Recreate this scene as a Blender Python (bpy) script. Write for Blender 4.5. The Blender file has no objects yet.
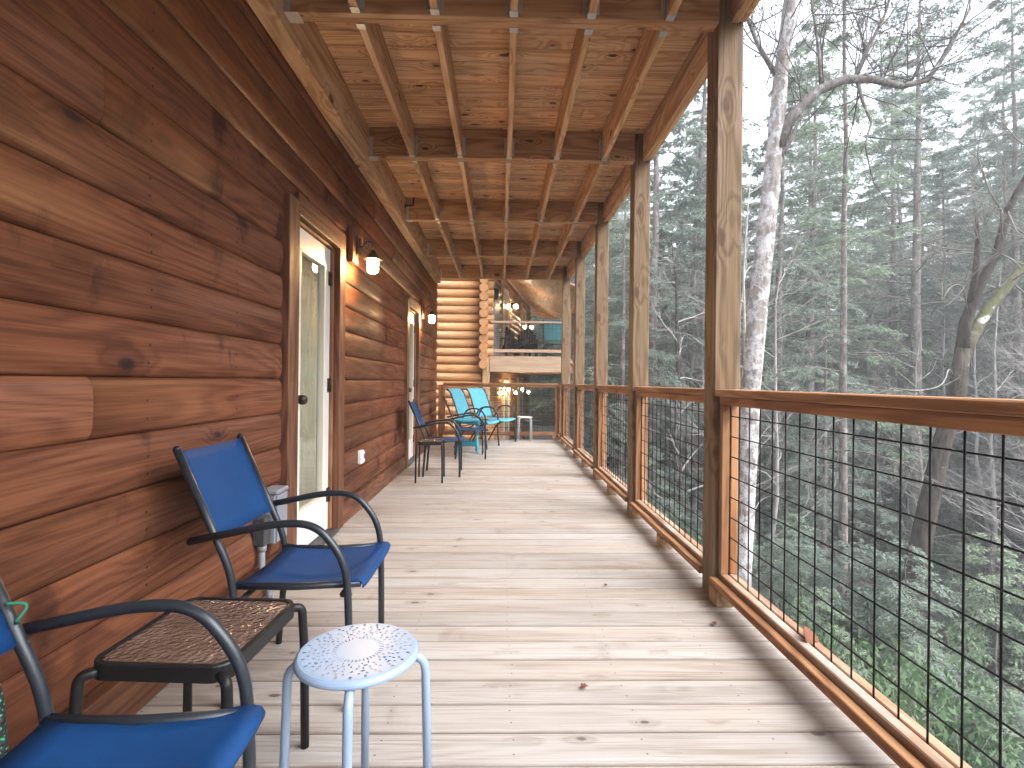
import bpy, math, random
import numpy as np
from mathutils import Vector, Matrix

R = math.radians
scene = bpy.context.scene
col = scene.collection

# ------------------------------------------------------------------ camera
cd = bpy.data.cameras.new('camera'); cam = bpy.data.objects.new('camera', cd); col.objects.link(cam)
cam.location = (0, 0, 1.10); cam.rotation_euler = (R(90), -0.0101, -0.0213)
cd.sensor_fit = 'HORIZONTAL'; cd.sensor_width = 36.0; cd.lens = 520.1 * 36 / 1024
cd.shift_x = 0.0; cd.shift_y = -2.41 / 1024
cd.clip_start = 0.02; cd.clip_end = 2000
scene.camera = cam
scene.render.resolution_x = 1024; scene.render.resolution_y = 768

# ------------------------------------------------------------------ world, sun, exposure
SUN_EL, SUN_AZ = R(50), R(124)          # azimuth from +Y towards +X: overcast brightness over the valley side
w = bpy.data.worlds.new('World'); scene.world = w; w.use_nodes = True
wn = w.node_tree; wn.nodes.clear()
wo = wn.nodes.new('ShaderNodeOutputWorld'); wb = wn.nodes.new('ShaderNodeBackground')
sk = wn.nodes.new('ShaderNodeTexSky'); sk.sky_type = 'NISHITA'; sk.sun_disc = False
sk.sun_elevation = SUN_EL; sk.sun_rotation = SUN_AZ
sk.air_density = 1.2; sk.dust_density = 6.0; sk.ozone_density = 1.0; sk.altitude = 300
hs = wn.nodes.new('ShaderNodeHueSaturation'); hs.inputs['Saturation'].default_value = 0.16; hs.inputs['Value'].default_value = 1.0
wn.links.new(sk.outputs[0], hs.inputs['Color'])
tint = wn.nodes.new('ShaderNodeMixRGB'); tint.blend_type = 'MULTIPLY'; tint.inputs[0].default_value = 1
tint.inputs[2].default_value = (0.95, 0.99, 1.08, 1)
wn.links.new(hs.outputs[0], tint.inputs[1])
wtc = wn.nodes.new('ShaderNodeTexCoord'); wno = wn.nodes.new('ShaderNodeTexNoise'); wno.inputs['Scale'].default_value = 2.4; wno.inputs['Detail'].default_value = 5
wn.links.new(wtc.outputs['Generated'], wno.inputs['Vector'])
wmr = wn.nodes.new('ShaderNodeMapRange'); wmr.inputs[1].default_value = 0.3; wmr.inputs[2].default_value = 0.7; wmr.inputs[3].default_value = 0.78; wmr.inputs[4].default_value = 1.12
wn.links.new(wno.outputs[0], wmr.inputs[0])
cl = wn.nodes.new('ShaderNodeMixRGB'); cl.blend_type = 'MULTIPLY'; cl.inputs[0].default_value = 1      # broken overcast
wn.links.new(tint.outputs[0], cl.inputs[1]); wn.links.new(wmr.outputs[0], cl.inputs[2])
wn.links.new(cl.outputs[0], wb.inputs[0]); wb.inputs[1].default_value = 0.10
wn.links.new(wb.outputs[0], wo.inputs[0])
sd = bpy.data.lights.new('sun', 'SUN'); sun = bpy.data.objects.new('sun', sd); col.objects.link(sun)
sd.energy = 1.5; sd.angle = R(75); sd.color = (1.0, 0.97, 0.92)
dvec = Vector((math.sin(SUN_AZ) * math.cos(SUN_EL), math.cos(SUN_AZ) * math.cos(SUN_EL), math.sin(SUN_EL)))
sun.rotation_euler = dvec.to_track_quat('Z', 'Y').to_euler()
scene.view_settings.view_transform = 'Standard'; scene.view_settings.look = 'None'
scene.view_settings.exposure = 2.75; scene.view_settings.gamma = 1.0
try:
    scene.view_settings.use_curve_mapping = False
except Exception:
    pass
scene.render.engine = 'CYCLES'
scene.cycles.max_bounces = 8; scene.cycles.diffuse_bounces = 5; scene.cycles.glossy_bounces = 3
scene.cycles.transmission_bounces = 4; scene.cycles.transparent_max_bounces = 12
scene.cycles.caustics_reflective = False; scene.cycles.caustics_refractive = False
scene.cycles.use_denoising = True
scene.cycles.sample_clamp_indirect = 6.0

# ------------------------------------------------------------------ node helpers
class NT:
    def __init__(s, name):
        s.m = bpy.data.materials.new(name); s.m.use_nodes = True
        s.t = s.m.node_tree; s.t.nodes.clear()
        s.out = s.n('ShaderNodeOutputMaterial')
    def n(s, typ, **kw):
        nd = s.t.nodes.new(typ)
        for k, v in kw.items(): setattr(nd, k, v)
        return nd
    def put(s, sock, v):
        if hasattr(v, 'links') or isinstance(v, bpy.types.NodeSocket): s.t.links.new(v, sock)
        else: sock.default_value = v
    def math(s, op, a, b=0.5, c=None, clamp=False):
        nd = s.n('ShaderNodeMath', operation=op, use_clamp=clamp)
        s.put(nd.inputs[0], a); s.put(nd.inputs[1], b)
        if c is not None: s.put(nd.inputs[2], c)
        return nd.outputs[0]
    def vmath(s, op, a, b):
        nd = s.n('ShaderNodeVectorMath', operation=op); s.put(nd.inputs[0], a); s.put(nd.inputs[1], b)
        return nd.outputs[0]
    def noise(s, vec, scale=1.0, detail=2.0, rough=0.5, dist=0.0):
        nd = s.n('ShaderNodeTexNoise'); s.put(nd.inputs['Vector'], vec)
        nd.inputs['Scale'].default_value = scale; nd.inputs['Detail'].default_value = detail
        nd.inputs['Roughness'].default_value = rough; nd.inputs['Distortion'].default_value = dist
        return nd.outputs[0]
    def smooth(s, v, lo, hi, a=0.0, b=1.0):
        nd = s.n('ShaderNodeMapRange', interpolation_type='SMOOTHSTEP')
        s.put(nd.inputs[0], v); nd.inputs[1].default_value = lo; nd.inputs[2].default_value = hi
        nd.inputs[3].default_value = a; nd.inputs[4].default_value = b
        return nd.outputs[0]
    def lin(s, v, lo, hi, a=0.0, b=1.0):
        nd = s.n('ShaderNodeMapRange')
        s.put(nd.inputs[0], v); nd.inputs[1].default_value = lo; nd.inputs[2].default_value = hi
        nd.inputs[3].default_value = a; nd.inputs[4].default_value = b
        return nd.outputs[0]
    def mix(s, f, a, b, mode='MIX'):
        nd = s.n('ShaderNodeMixRGB', blend_type=mode)
        s.put(nd.inputs[0], f); s.put(nd.inputs[1], a if not isinstance(a, tuple) else rgba(a)); s.put(nd.inputs[2], b if not isinstance(b, tuple) else rgba(b))
        return nd.outputs[0]
    def ramp(s, f, stops):
        nd = s.n('ShaderNodeValToRGB'); s.put(nd.inputs[0], f)
        e = nd.color_ramp.elements
        e[0].position, e[0].color = stops[0][0], rgba(stops[0][1])
        e[1].position, e[1].color = stops[-1][0], rgba(stops[-1][1])
        for p, c in stops[1:-1]:
            q = e.new(p); q.color = rgba(c)
        return nd.outputs[0]
    def bsdf(s, color, rough=0.5, metallic=0.0, spec=0.5, bump=None, bstr=0.3, bdist=0.01, **kw):
        p = s.n('ShaderNodeBsdfPrincipled')
        s.put(p.inputs['Base Color'], rgba(color) if isinstance(color, tuple) else color)
        s.put(p.inputs['Roughness'], rough); s.put(p.inputs['Metallic'], metallic)
        s.put(p.inputs['Specular IOR Level'], spec)
        for k, v in kw.items(): s.put(p.inputs[k.replace('_', ' ')], v)
        if bump is not None:
            b = s.n('ShaderNodeBump'); b.inputs['Strength'].default_value = bstr; b.inputs['Distance'].default_value = bdist
            s.put(b.inputs['Height'], bump); s.t.links.new(b.outputs[0], p.inputs['Normal'])
        s.t.links.new(p.outputs[0], s.out.inputs[0])
        return p

def rgba(c): return (c[0], c[1], c[2], 1.0)

def wood(name, dark, mid, light, axis, ring=0.55, fibre=0.3, ringfreq=34, across=6.0, along=0.55, tint=0.35,
         knot_scale=3.2, knot_r=0.10, knot_prob=0.45, knot_col=(0.05, 0.025, 0.012), stain=0.0, stain_col=(0.3, 0.25, 0.25),
         stain_scale=2.2, stain_across=0.75, rough=0.6, spec=0.35, bstr=0.25, dots=None, grey=0.0, grey_col=(0.4, 0.4, 0.4), bend=0.16, patch=0.0):
    t = NT(name)
    tc = t.n('ShaderNodeTexCoord').outputs['Object']
    rnd = t.n('ShaderNodeNewGeometry').outputs['Random Per Island']
    off = t.n('ShaderNodeCombineXYZ')
    for i, k in enumerate((37.0, 91.0, 53.0)): t.put(off.inputs[i], t.math('MULTIPLY', rnd, k))
    P = t.vmath('ADD', tc, off.outputs[0])
    def sc(a, c):
        v = [c, c, c]; v[axis] = a; return tuple(v)
    # knots first: they bend the grain round themselves
    vo = t.n('ShaderNodeTexVoronoi'); vo.inputs['Scale'].default_value = knot_scale
    t.put(vo.inputs['Vector'], t.vmath('MULTIPLY', P, sc(0.5, 1.0)))
    sep = t.n('ShaderNodeSeparateColor'); t.t.links.new(vo.outputs['Color'], sep.inputs[0])
    has = t.math('LESS_THAN', sep.outputs[0], knot_prob)
    kr = t.math('MULTIPLY', knot_r, t.math('ADD', t.math('MULTIPLY', sep.outputs[1], 0.9), 0.55))
    d = t.math('DIVIDE', vo.outputs['Distance'], kr)
    wob = t.noise(t.vmath('MULTIPLY', P, sc(14, 22)), 1.0, 2)
    d = t.math('ADD', d, t.math('MULTIPLY', t.math('SUBTRACT', wob, 0.5), 0.9))
    core = t.math('MULTIPLY', t.smooth(d, 0.55, 1.0, 1.0, 0.0), has)
    halo = t.math('MULTIPLY', t.smooth(d, 0.8, 3.2, 1.0, 0.0), has)
    n1 = t.noise(t.vmath('MULTIPLY', P, sc(along, across)), 1.0, 1.5, 0.45)
    n1 = t.math('ADD', n1, t.math('MULTIPLY', halo, bend))
    rings = t.math('ADD', t.math('MULTIPLY', t.math('SINE', t.math('MULTIPLY', n1, float(ringfreq * 2))), 0.5), 0.5)
    rings = t.math('POWER', rings, 1.6)
    fib = t.noise(t.vmath('MULTIPLY', P, sc(2.2, 130.0)), 1.0, 3, 0.65)
    fib = t.smooth(fib, 0.30, 0.70)
    big = t.smooth(t.noise(t.vmath('MULTIPLY', P, sc(0.9, 9.0)), 1.0, 3, 0.6), 0.2, 0.8)
    v = t.math('ADD', t.math('MULTIPLY', rings, ring), t.math('MULTIPLY', fib, fibre))
    v = t.math('ADD', v, t.math('MULTIPLY', big, 1.0 - ring * 0.6 - fibre))
    c = t.ramp(v, [(0.12, light), (0.45, mid), (0.85, dark)])
    # each board its own tone
    tone = t.lin(rnd, 0, 1, 1.0 - tint * 0.55, 1.0 + tint * 0.45)
    tv = t.n('ShaderNodeCombineColor')
    r2 = t.math('FRACT', t.math('MULTIPLY', rnd, 71.3))
    t.put(tv.inputs[0], tone); t.put(tv.inputs[1], t.math('MULTIPLY', tone, t.lin(r2, 0, 1, 0.965, 1.03)))
    t.put(tv.inputs[2], t.math('MULTIPLY', tone, t.lin(r2, 0, 1, 0.92, 1.06)))
    c = t.mix(1.0, c, tv.outputs[0], 'MULTIPLY')
    if grey:
        g = t.noise(t.vmath('MULTIPLY', P, sc(0.8, 3.0)), 1.0, 4, 0.6)
        c = t.mix(t.math('MULTIPLY', t.smooth(g, 0.42, 0.68), grey), c, grey_col)
    if stain:
        s1 = t.noise(t.vmath('MULTIPLY', P, sc(stain_scale * 1.9, stain_scale * stain_across)), 1.0, 4, 0.62, 0.4)
        sm = t.smooth(s1, 0.60, 0.74)
        hm = t.math('MULTIPLY', halo, 0.8)
        sm = t.math('MULTIPLY', t.math('MAXIMUM', sm, hm), stain)
        if patch:
            pv_ = t.n('ShaderNodeTexVoronoi'); pv_.inputs['Scale'].default_value = 1.0; t.put(pv_.inputs['Vector'], t.vmath('MULTIPLY', P, sc(3.2, 1.6)))
            pc = t.n('ShaderNodeSeparateColor'); t.t.links.new(pv_.outputs['Color'], pc.inputs[0])
            pd = t.math('ADD', pv_.outputs['Distance'], t.math('MULTIPLY', t.math('SUBTRACT', t.noise(t.vmath('MULTIPLY', P, sc(26, 14)), 1.0, 4, 0.65), 0.5), 0.30))
            pm = t.math('MULTIPLY', t.smooth(pd, 0.08, 0.26, 1, 0), t.math('LESS_THAN', pc.outputs[0], 0.7))
            sm = t.math('MAXIMUM', sm, t.math('MULTIPLY', pm, patch))
        c = t.mix(sm, c, t.mix(1.0, c, stain_col, 'MULTIPLY'))
    c = t.mix(t.math('MULTIPLY', core, 0.92), c, knot_col)
    if dots:
        c = dots(t, tc, c)
    h = t.math('ADD', t.math('MULTIPLY', fib, 0.6), t.math('MULTIPLY', rings, 0.4))
    rr = t.lin(big, 0.2, 0.8, rough - 0.1, rough + 0.12)
    t.bsdf(c, rr, 0, spec, bump=h, bstr=bstr, bdist=0.004)
    return t.m

def dot_grid(ax, px, ox, az, pz, zs, r, colr):
    """nail heads: a dark spot wherever two periodic coordinates meet"""
    def f(t, tc, c):
        s = t.n('ShaderNodeSeparateXYZ'); t.t.links.new(tc, s.inputs[0])
        u = t.math('SUBTRACT', t.math('MULTIPLY', t.math('FRACT', t.math('DIVIDE', t.math('ADD', s.outputs[ax], ox + 50 * px), px)), px), px / 2)
        jit = t.math('MULTIPLY', t.math('SUBTRACT', t.noise(tc, 2.7, 0), 0.5), 0.05)
        u = t.math('ADD', u, jit)
        base = t.math('MULTIPLY', t.math('FRACT', t.math('DIVIDE', t.math('ADD', s.outputs[az], 50 * pz), pz)), pz)
        m = None
        for z in zs:
            dz = t.math('SUBTRACT', base, z)
            dd = t.math('SQRT', t.math('ADD', t.math('MULTIPLY', u, u), t.math('MULTIPLY', dz, dz)))
            k = t.smooth(dd, r * 0.7, r * 1.2, 1, 0)
            m = k if m is None else t.math('MAXIMUM', m, k)
        return t.mix(t.math('MULTIPLY', m, 0.85), c, colr)
    return f

def plain(name, c, rough=0.5, metallic=0.0, spec=0.5, var=0.15, nscale=20, bstr=0.0, **kw):
    t = NT(name)
    tc = t.n('ShaderNodeTexCoord').outputs['Object']
    n = t.noise(tc, nscale, 4, 0.6)
    cc = t.ramp(n, [(0.25, tuple(x * (1 - var) for x in c)), (0.75, tuple(min(1, x * (1 + var)) for x in c))])
    t.bsdf(cc, t.lin(n, 0.2, 0.8, max(0.02, rough - 0.06), rough + 0.08), metallic, spec, bump=n if bstr else None, bstr=bstr, **kw)
    return t.m

M = {}
LOGP, LOGZ = 0.19, 0.153
M['log'] = wood('stained_log', (0.0875, 0.0293, 0.0143), (0.1591, 0.0566, 0.0266), (0.2138, 0.0840, 0.0408), 1, ring=0.26, fibre=0.34, ringfreq=46,
                across=5.0, along=0.5, tint=0.30, knot_scale=4.2, knot_r=0.10, knot_prob=0.5, knot_col=(0.020, 0.011, 0.010), bend=0.10,
                stain=0.7, stain_col=(0.38, 0.33, 0.38), stain_scale=2.4, stain_across=1.1, rough=0.62, spec=0.18, bstr=0.18, patch=0.95,
                dots=dot_grid(1, 0.585, 0.90, 2, LOGP, (0.012, 0.072), 0.0050, (0.008, 0.005, 0.004)))
M['trim'] = wood('stained_trim', (0.0765, 0.0272, 0.0136), (0.1445, 0.0561, 0.0281), (0.1955, 0.0850, 0.0425), 2, ring=0.45, tint=0.25, knot_prob=0.3, knot_r=0.07,
                 stain=0.5, stain_col=(0.45, 0.4, 0.42), rough=0.55)
M['trim_y'] = wood('stained_trim_long', (0.0765, 0.0272, 0.0136), (0.1445, 0.0561, 0.0281), (0.1870, 0.0808, 0.0425), 1, ring=0.45, tint=0.25, knot_prob=0.3, knot_r=0.07,
                   stain=0.5, stain_col=(0.45, 0.4, 0.42), rough=0.55)
M['jamb'] = wood('pine_jamb', (0.2040, 0.0850, 0.0340), (0.2805, 0.1360, 0.0595), (0.3400, 0.1785, 0.0850), 2, tint=0.2, knot_prob=0.2)
def deck_marks(t, tc, c):
    """screw heads, and a brown band along the eased edges of every gap"""
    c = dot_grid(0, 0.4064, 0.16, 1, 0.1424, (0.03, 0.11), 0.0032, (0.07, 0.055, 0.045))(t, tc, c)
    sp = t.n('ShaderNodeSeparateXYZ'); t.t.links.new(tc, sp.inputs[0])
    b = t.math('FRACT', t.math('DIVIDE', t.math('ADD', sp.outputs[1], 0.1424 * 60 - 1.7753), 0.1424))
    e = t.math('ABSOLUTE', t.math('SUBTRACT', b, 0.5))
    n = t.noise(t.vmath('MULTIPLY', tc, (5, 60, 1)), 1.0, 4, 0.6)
    m = t.smooth(t.math('ADD', e, t.math('MULTIPLY', t.math('SUBTRACT', n, 0.5), 0.06)), 0.425, 0.485)  # browner towards each board edge, broken up by noise
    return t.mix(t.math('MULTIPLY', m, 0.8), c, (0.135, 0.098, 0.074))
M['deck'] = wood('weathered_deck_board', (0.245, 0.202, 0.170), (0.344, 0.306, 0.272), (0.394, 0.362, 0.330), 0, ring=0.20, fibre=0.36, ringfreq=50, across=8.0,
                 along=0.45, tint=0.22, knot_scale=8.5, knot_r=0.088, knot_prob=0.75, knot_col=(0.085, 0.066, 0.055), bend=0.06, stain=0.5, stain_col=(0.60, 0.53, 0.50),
                 stain_scale=1.6, rough=0.75, spec=0.2, bstr=0.3, grey=0.5, grey_col=(0.360, 0.340, 0.325), dots=deck_marks)
PINE = dict(dark=(0.42, 0.222, 0.108), mid=(0.63, 0.388, 0.208), light=(0.74, 0.495, 0.295))
M['ceil'] = wood('pine_ceiling_board', PINE['dark'], PINE['mid'], PINE['light'], 0, ring=0.4, tint=0.35, across=7, knot_scale=8.5, knot_r=0.15, knot_prob=1.0,
                 knot_col=(0.030, 0.010, 0.005), rough=0.62, stain=0.3, stain_col=(0.6, 0.5, 0.45))
M['beam'] = wood('pine_beam', (0.2550, 0.1232, 0.0527), (0.3825, 0.2125, 0.1062), (0.4675, 0.2932, 0.1615), 0, ring=0.45, tint=0.2, knot_scale=6.0, knot_r=0.15, knot_prob=0.7, knot_col=(0.05, 0.024, 0.012))
M['joist'] = wood('pine_joist', (0.3696, 0.1980, 0.0968), (0.5456, 0.3388, 0.1848), (0.6424, 0.4400, 0.2640), 1, ring=0.45, tint=0.3, knot_scale=6.5, knot_r=0.14, knot_prob=0.7, knot_col=(0.07, 0.03, 0.014))
M['post'] = wood('treated_post', (0.1104, 0.0638, 0.0307), (0.1856, 0.1161, 0.0593), (0.2358, 0.1571, 0.0880), 2, ring=0.5, ringfreq=26, tint=0.25, across=9, knot_scale=7.0, knot_r=0.15, knot_prob=0.75,
                 knot_col=(0.07, 0.035, 0.018), rough=0.68, grey=0.4, grey_col=(0.155, 0.115, 0.07), bstr=0.3)
M['post_block'] = wood('treated_block', (0.24, 0.15, 0.075), (0.37, 0.25, 0.13), (0.46, 0.33, 0.19), 1, tint=0.3, knot_prob=.3)
M['rail'] = wood('cedar_rail', (0.2050, 0.0861, 0.0328), (0.3198, 0.1517, 0.0640), (0.3854, 0.2050, 0.0984), 1, ring=0.45, tint=0.25, knot_scale=6.5, knot_r=0.12, knot_prob=0.5, knot_col=(0.07, 0.03, 0.015))
M['rail_x'] = wood('cedar_rail_cross', (0.2050, 0.0861, 0.0328), (0.3198, 0.1517, 0.0640), (0.3854, 0.2050, 0.0984), 0, ring=0.45, tint=0.25, knot_prob=0.3)
M['stile'] = wood('cedar_stile', (0.2050, 0.0861, 0.0328), (0.3198, 0.1558, 0.0697), (0.3854, 0.2050, 0.0984), 2, ring=0.45, tint=0.25, knot_prob=0.35, knot_r=0.07)
M['rail_worn'] = wood('weathered_bottom_rail', (0.1804, 0.0943, 0.0492), (0.2870, 0.1640, 0.0943), (0.3526, 0.2296, 0.1476), 1, ring=0.3, tint=0.2, knot_prob=0.4, stain=0.6, stain_col=(0.5, 0.42, 0.38), grey=0.75, grey_col=(0.42, 0.37, 0.33))
M['new_log'] = wood('honey_log', (0.3132, 0.1391, 0.0492), (0.4085, 0.2072, 0.0855), (0.4629, 0.2664, 0.1243), 0, ring=0.35, tint=0.22, knot_prob=0.4, knot_r=0.08, knot_col=(0.2, 0.09, 0.035), rough=0.5)
M['new_log_y'] = wood('honey_log_side', (0.2723, 0.1184, 0.0414), (0.3676, 0.1835, 0.0751), (0.4357, 0.2427, 0.1140), 1, ring=0.35, tint=0.22, knot_prob=0.4, knot_r=0.08, knot_col=(0.2, 0.09, 0.035), rough=0.5)
M['honey_post'] = wood('honey_post', (0.3404, 0.1850, 0.0814), (0.4292, 0.2664, 0.1406), (0.4884, 0.3404, 0.1998), 2, tint=0.2, knot_prob=0.3)
M['porch_board'] = wood('porch_ceiling_board', (0.3108, 0.1850, 0.0888), (0.4292, 0.2960, 0.1628), (0.5032, 0.3700, 0.2294), 1, ring=0.4, tint=0.3, knot_scale=6, knot_r=.14, knot_prob=.6)
M['pale_band'] = wood('pale_fascia', (0.2893, 0.1856, 0.1107), (0.3774, 0.2587, 0.1661), (0.4277, 0.3093, 0.2113), 0, ring=0.25, tint=0.15, knot_prob=0.2)
M['galv'] = plain('galvanised_steel', (0.42, 0.43, 0.44), 0.5, 0.6, var=0.2, nscale=60)
M['wire'] = plain('black_coated_wire', (0.007, 0.007, 0.008), 0.6, 0.0, 0.15, var=0.2)
M['frame'] = plain('charcoal_powder_coat', (0.022, 0.027, 0.035), 0.32, 0.2, 0.45, var=0.12, nscale=90, bstr=0.02)
M['black'] = plain('black_metal', (0.011, 0.011, 0.012), 0.42, 0.1, 0.3, var=0.2, nscale=60)
def fabric(name, c):
    t = NT(name)
    tc = t.n('ShaderNodeTexCoord').outputs['Object']
    w1 = t.n('ShaderNodeTexWave', wave_type='BANDS', bands_direction='Y'); w1.inputs['Scale'].default_value = 170; t.put(w1.inputs['Vector'], tc)
    w2 = t.n('ShaderNodeTexWave', wave_type='BANDS', bands_direction='DIAGONAL'); w2.inputs['Scale'].default_value = 140; t.put(w2.inputs['Vector'], tc)
    n = t.noise(tc, 9, 4, 0.6); fine = t.noise(tc, 260, 2, 0.5)
    weave = t.math('MULTIPLY', t.math('ADD', w1.outputs[1], w2.outputs[1]), 0.5)
    v = t.math('ADD', t.math('MULTIPLY', n, 0.5), t.math('ADD', t.math('MULTIPLY', weave, 0.22), t.math('MULTIPLY', fine, 0.28)))
    cc = t.ramp(v, [(0.2, tuple(x * 0.72 for x in c)), (0.8, tuple(min(1, x * 1.25 + 0.004) for x in c))])
    t.bsdf(cc, 0.65, 0, 0.22, bump=weave, bstr=0.15, bdist=0.002)
    return t.m
M['blue'] = fabric('royal_blue_sling', (0.0012, 0.0377, 0.1353))
M['turq'] = fabric('turquoise_sling', (0.085, 0.325, 0.425))
M['turq_hem'] = fabric('turquoise_hem', (0.06, 0.36, 0.50))
M['teal'] = fabric('teal_sling', (0.03, 0.30, 0.42))
M['turq_plastic'] = plain('turquoise_resin', (0.0350, 0.2940, 0.3920), 0.4, 0, 0.5, var=0.08)
M['dturq'] = plain('deep_turquoise_resin', (0.0150, 0.1950, 0.2700), 0.4, 0, 0.5, var=0.08)
M['sky_blue'] = plain('pale_blue_enamel', (0.2295, 0.3145, 0.4335), 0.34, 0.0, 0.5, var=0.05, nscale=14)
M['white_en'] = plain('white_enamel', (0.5250, 0.5700, 0.6000), 0.34, 0.0, 0.5, var=0.05, nscale=14)
M['door'] = plain('white_door_paint', (0.6460, 0.6460, 0.6290), 0.36, 0, 0.5, var=0.03, nscale=8, bstr=0.02)
M['cream'] = plain('cream_glazing_bead', (0.70, 0.66, 0.56), 0.4, 0, 0.5, var=0.04)
M['grey_box'] = plain('grey_painted_steel', (0.2160, 0.2376, 0.2736), 0.45, 0.1, 0.5, var=0.1)
M['dark_box'] = plain('dark_grey_plastic', (0.045, 0.047, 0.05), 0.5, 0, 0.5)
M['conduit'] = plain('grey_conduit', (0.2240, 0.2400, 0.2640), 0.5, 0.0, 0.5)
M['white_pl'] = plain('white_plastic', (0.78, 0.79, 0.80), 0.4, 0, 0.5, var=0.03)
M['bronze'] = plain('aged_bronze', (0.045, 0.032, 0.022), 0.4, 0.6, 0.5, var=0.3, nscale=40)
M['blind'] = plain('tan_curtain', (0.5400, 0.4770, 0.3600), 0.8, 0, 0.2, var=0.12, nscale=6)
M['dark_in'] = plain('dim_interior', (0.06, 0.05, 0.04), 0.9, 0, 0.1)
M['rope_g'] = plain('green_cord', (0.02, 0.14, 0.09), 0.7, 0, 0.3)
M['leaf_dead'] = plain('rust_leaf', (0.13, 0.05, 0.025), 0.7, 0, 0.2, var=0.4, nscale=60)
def rope_mat():
    t = NT('flecked_rope'); tc = t.n('ShaderNodeTexCoord').outputs['Object']
    v = t.n('ShaderNodeTexVoronoi'); v.inputs['Scale'].default_value = 120; t.put(v.inputs['Vector'], tc)
    m = t.smooth(v.outputs['Distance'], 0.25, 0.32, 1, 0)
    t.bsdf(t.mix(m, (0.012, 0.012, 0.012), (0.03, 0.30, 0.15)), 0.7, bump=v.outputs['Distance'], bstr=0.4)
    return t.m
M['rope'] = rope_mat()
def glass_mat(name, ior=1.55, tint=(0.9, 0.93, 0.92)):
    t = NT(name)
    fr = t.n('ShaderNodeFresnel'); fr.inputs[0].default_value = ior
    tr = t.n('ShaderNodeBsdfTransparent'); tr.inputs[0].default_value = rgba(tint)
    gl = t.n('ShaderNodeBsdfGlossy'); gl.inputs['Roughness'].default_value = 0.01; gl.inputs[0].default_value = (0.95, 0.97, 0.97, 1)
    bf = t.n('ShaderNodeNewGeometry').outputs['Backfacing']
    mx = t.n('ShaderNodeMixShader'); t.put(mx.inputs[0], t.math('MULTIPLY', fr.outputs[0], t.math('SUBTRACT', 1.0, bf)))
    t.t.links.new(tr.outputs[0], mx.inputs[1]); t.t.links.new(gl.outputs[0], mx.inputs[2]); t.t.links.new(mx.outputs[0], t.out.inputs[0])
    return t.m
M['glass'] = glass_mat('door_glass', 2.0)
def table_glass():
    t = NT('hammered_table_glass'); tc = t.n('ShaderNodeTexCoord').outputs['Object']
    v = t.n('ShaderNodeTexVoronoi', feature='SMOOTH_F1'); v.inputs['Scale'].default_value = 85; t.put(v.inputs['Vector'], tc)
    n = t.noise(tc, 60, 3, 0.6, 0.6)
    h = t.math('ADD', v.outputs['Distance'], t.math('MULTIPLY', n, 0.5))
    dust = t.smooth(t.noise(tc, 7, 5, 0.7), 0.45, 0.75)
    c = t.mix(dust, (0.115, 0.072, 0.053), (0.17, 0.125, 0.103))
    p = t.bsdf(c, 0.07, 0, 1.0, bump=h, bstr=0.8, bdist=0.008, IOR=1.6)
    return t.m
M['tglass'] = table_glass()
def emit(name, c, s):
    t = NT(name); e = t.n('ShaderNodeEmission'); e.inputs[0].default_value = rgba(c); e.inputs[1].default_value = s
    t.t.links.new(e.outputs[0], t.out.inputs[0]); return t.m
M['lamp'] = emit('lit_jar', (1.0, 0.60, 0.27), 80.0)
M['bulb'] = emit('warm_bulb', (1.0, 0.74, 0.42), 55.0)
M['porch_lamp'] = emit('lit_porch_lamp', (1.0, 0.74, 0.46), 80.0)

def bark(name, c0, c1, moss=0.0, lich=0.0, moss_c=(0.070, 0.074, 0.028), lich_c=(0.52, 0.52, 0.50), vscale=7):
    t = NT(name); tc = t.n('ShaderNodeTexCoord').outputs['Object']
    P = t.vmath('MULTIPLY', tc, (1, 1, 0.28))
    n = t.noise(P, vscale * 3, 5, 0.65, 0.5); vo = t.n('ShaderNodeTexVoronoi'); vo.inputs['Scale'].default_value = vscale * 2; t.put(vo.inputs['Vector'], P)
    v = t.math('ADD', t.math('MULTIPLY', n, 0.7), t.math('MULTIPLY', vo.outputs['Distance'], 0.4))
    c = t.ramp(v, [(0.3, c0), (0.7, c1)])
    if lich:
        l = t.noise(tc, 5.0, 6, 0.7, 0.3)
        c = t.mix(t.smooth(l, 0.62 - 0.3 * lich, 0.72 - 0.3 * lich), c, t.ramp(t.noise(tc, 22, 4, 0.7), [(0.3, tuple(x * 0.55 for x in lich_c)), (0.65, lich_c)]))
    if moss:
        l = t.noise(tc, 3.0, 5, 0.65, 0.2)
        nz = t.n('ShaderNodeSeparateXYZ'); t.t.links.new(t.n('ShaderNodeNewGeometry').outputs['Normal'], nz.inputs[0])
        l = t.math('ADD', l, t.math('MULTIPLY', nz.outputs[2], 0.22))
        c = t.mix(t.smooth(l, 0.74 - 0.25 * moss, 0.86 - 0.25 * moss, 0, .85), c, moss_c)
    t.bsdf(c, 0.85, 0, 0.2, bump=v, bstr=0.7, bdist=0.03)
    return t.m
M['bark_w'] = bark('lichen_bark', (0.085, 0.072, 0.064), (0.26, 0.235, 0.22), moss=0.36, lich=0.56, lich_c=(0.46, 0.455, 0.465))
M['bark_l'] = bark('mossy_limb_bark', (0.055, 0.048, 0.042), (0.16, 0.145, 0.135), moss=0.45, lich=0.30, lich_c=(0.30, 0.29, 0.29))
M['bark_d'] = bark('dark_mossy_bark', (0.014, 0.011, 0.009), (0.060, 0.048, 0.039), moss=0.22, lich=0.02, lich_c=(0.35, 0.37, 0.33))
M['bark_m'] = bark('moss_limb_bark', (0.06, 0.05, 0.03), (0.13, 0.115, 0.07), moss=1.0, lich=0.3)
M['bark_g'] = bark('grey_conifer_bark', (0.075, 0.065, 0.058), (0.20, 0.18, 0.165), lich=0.3, lich_c=(0.33, 0.34, 0.31))
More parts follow.
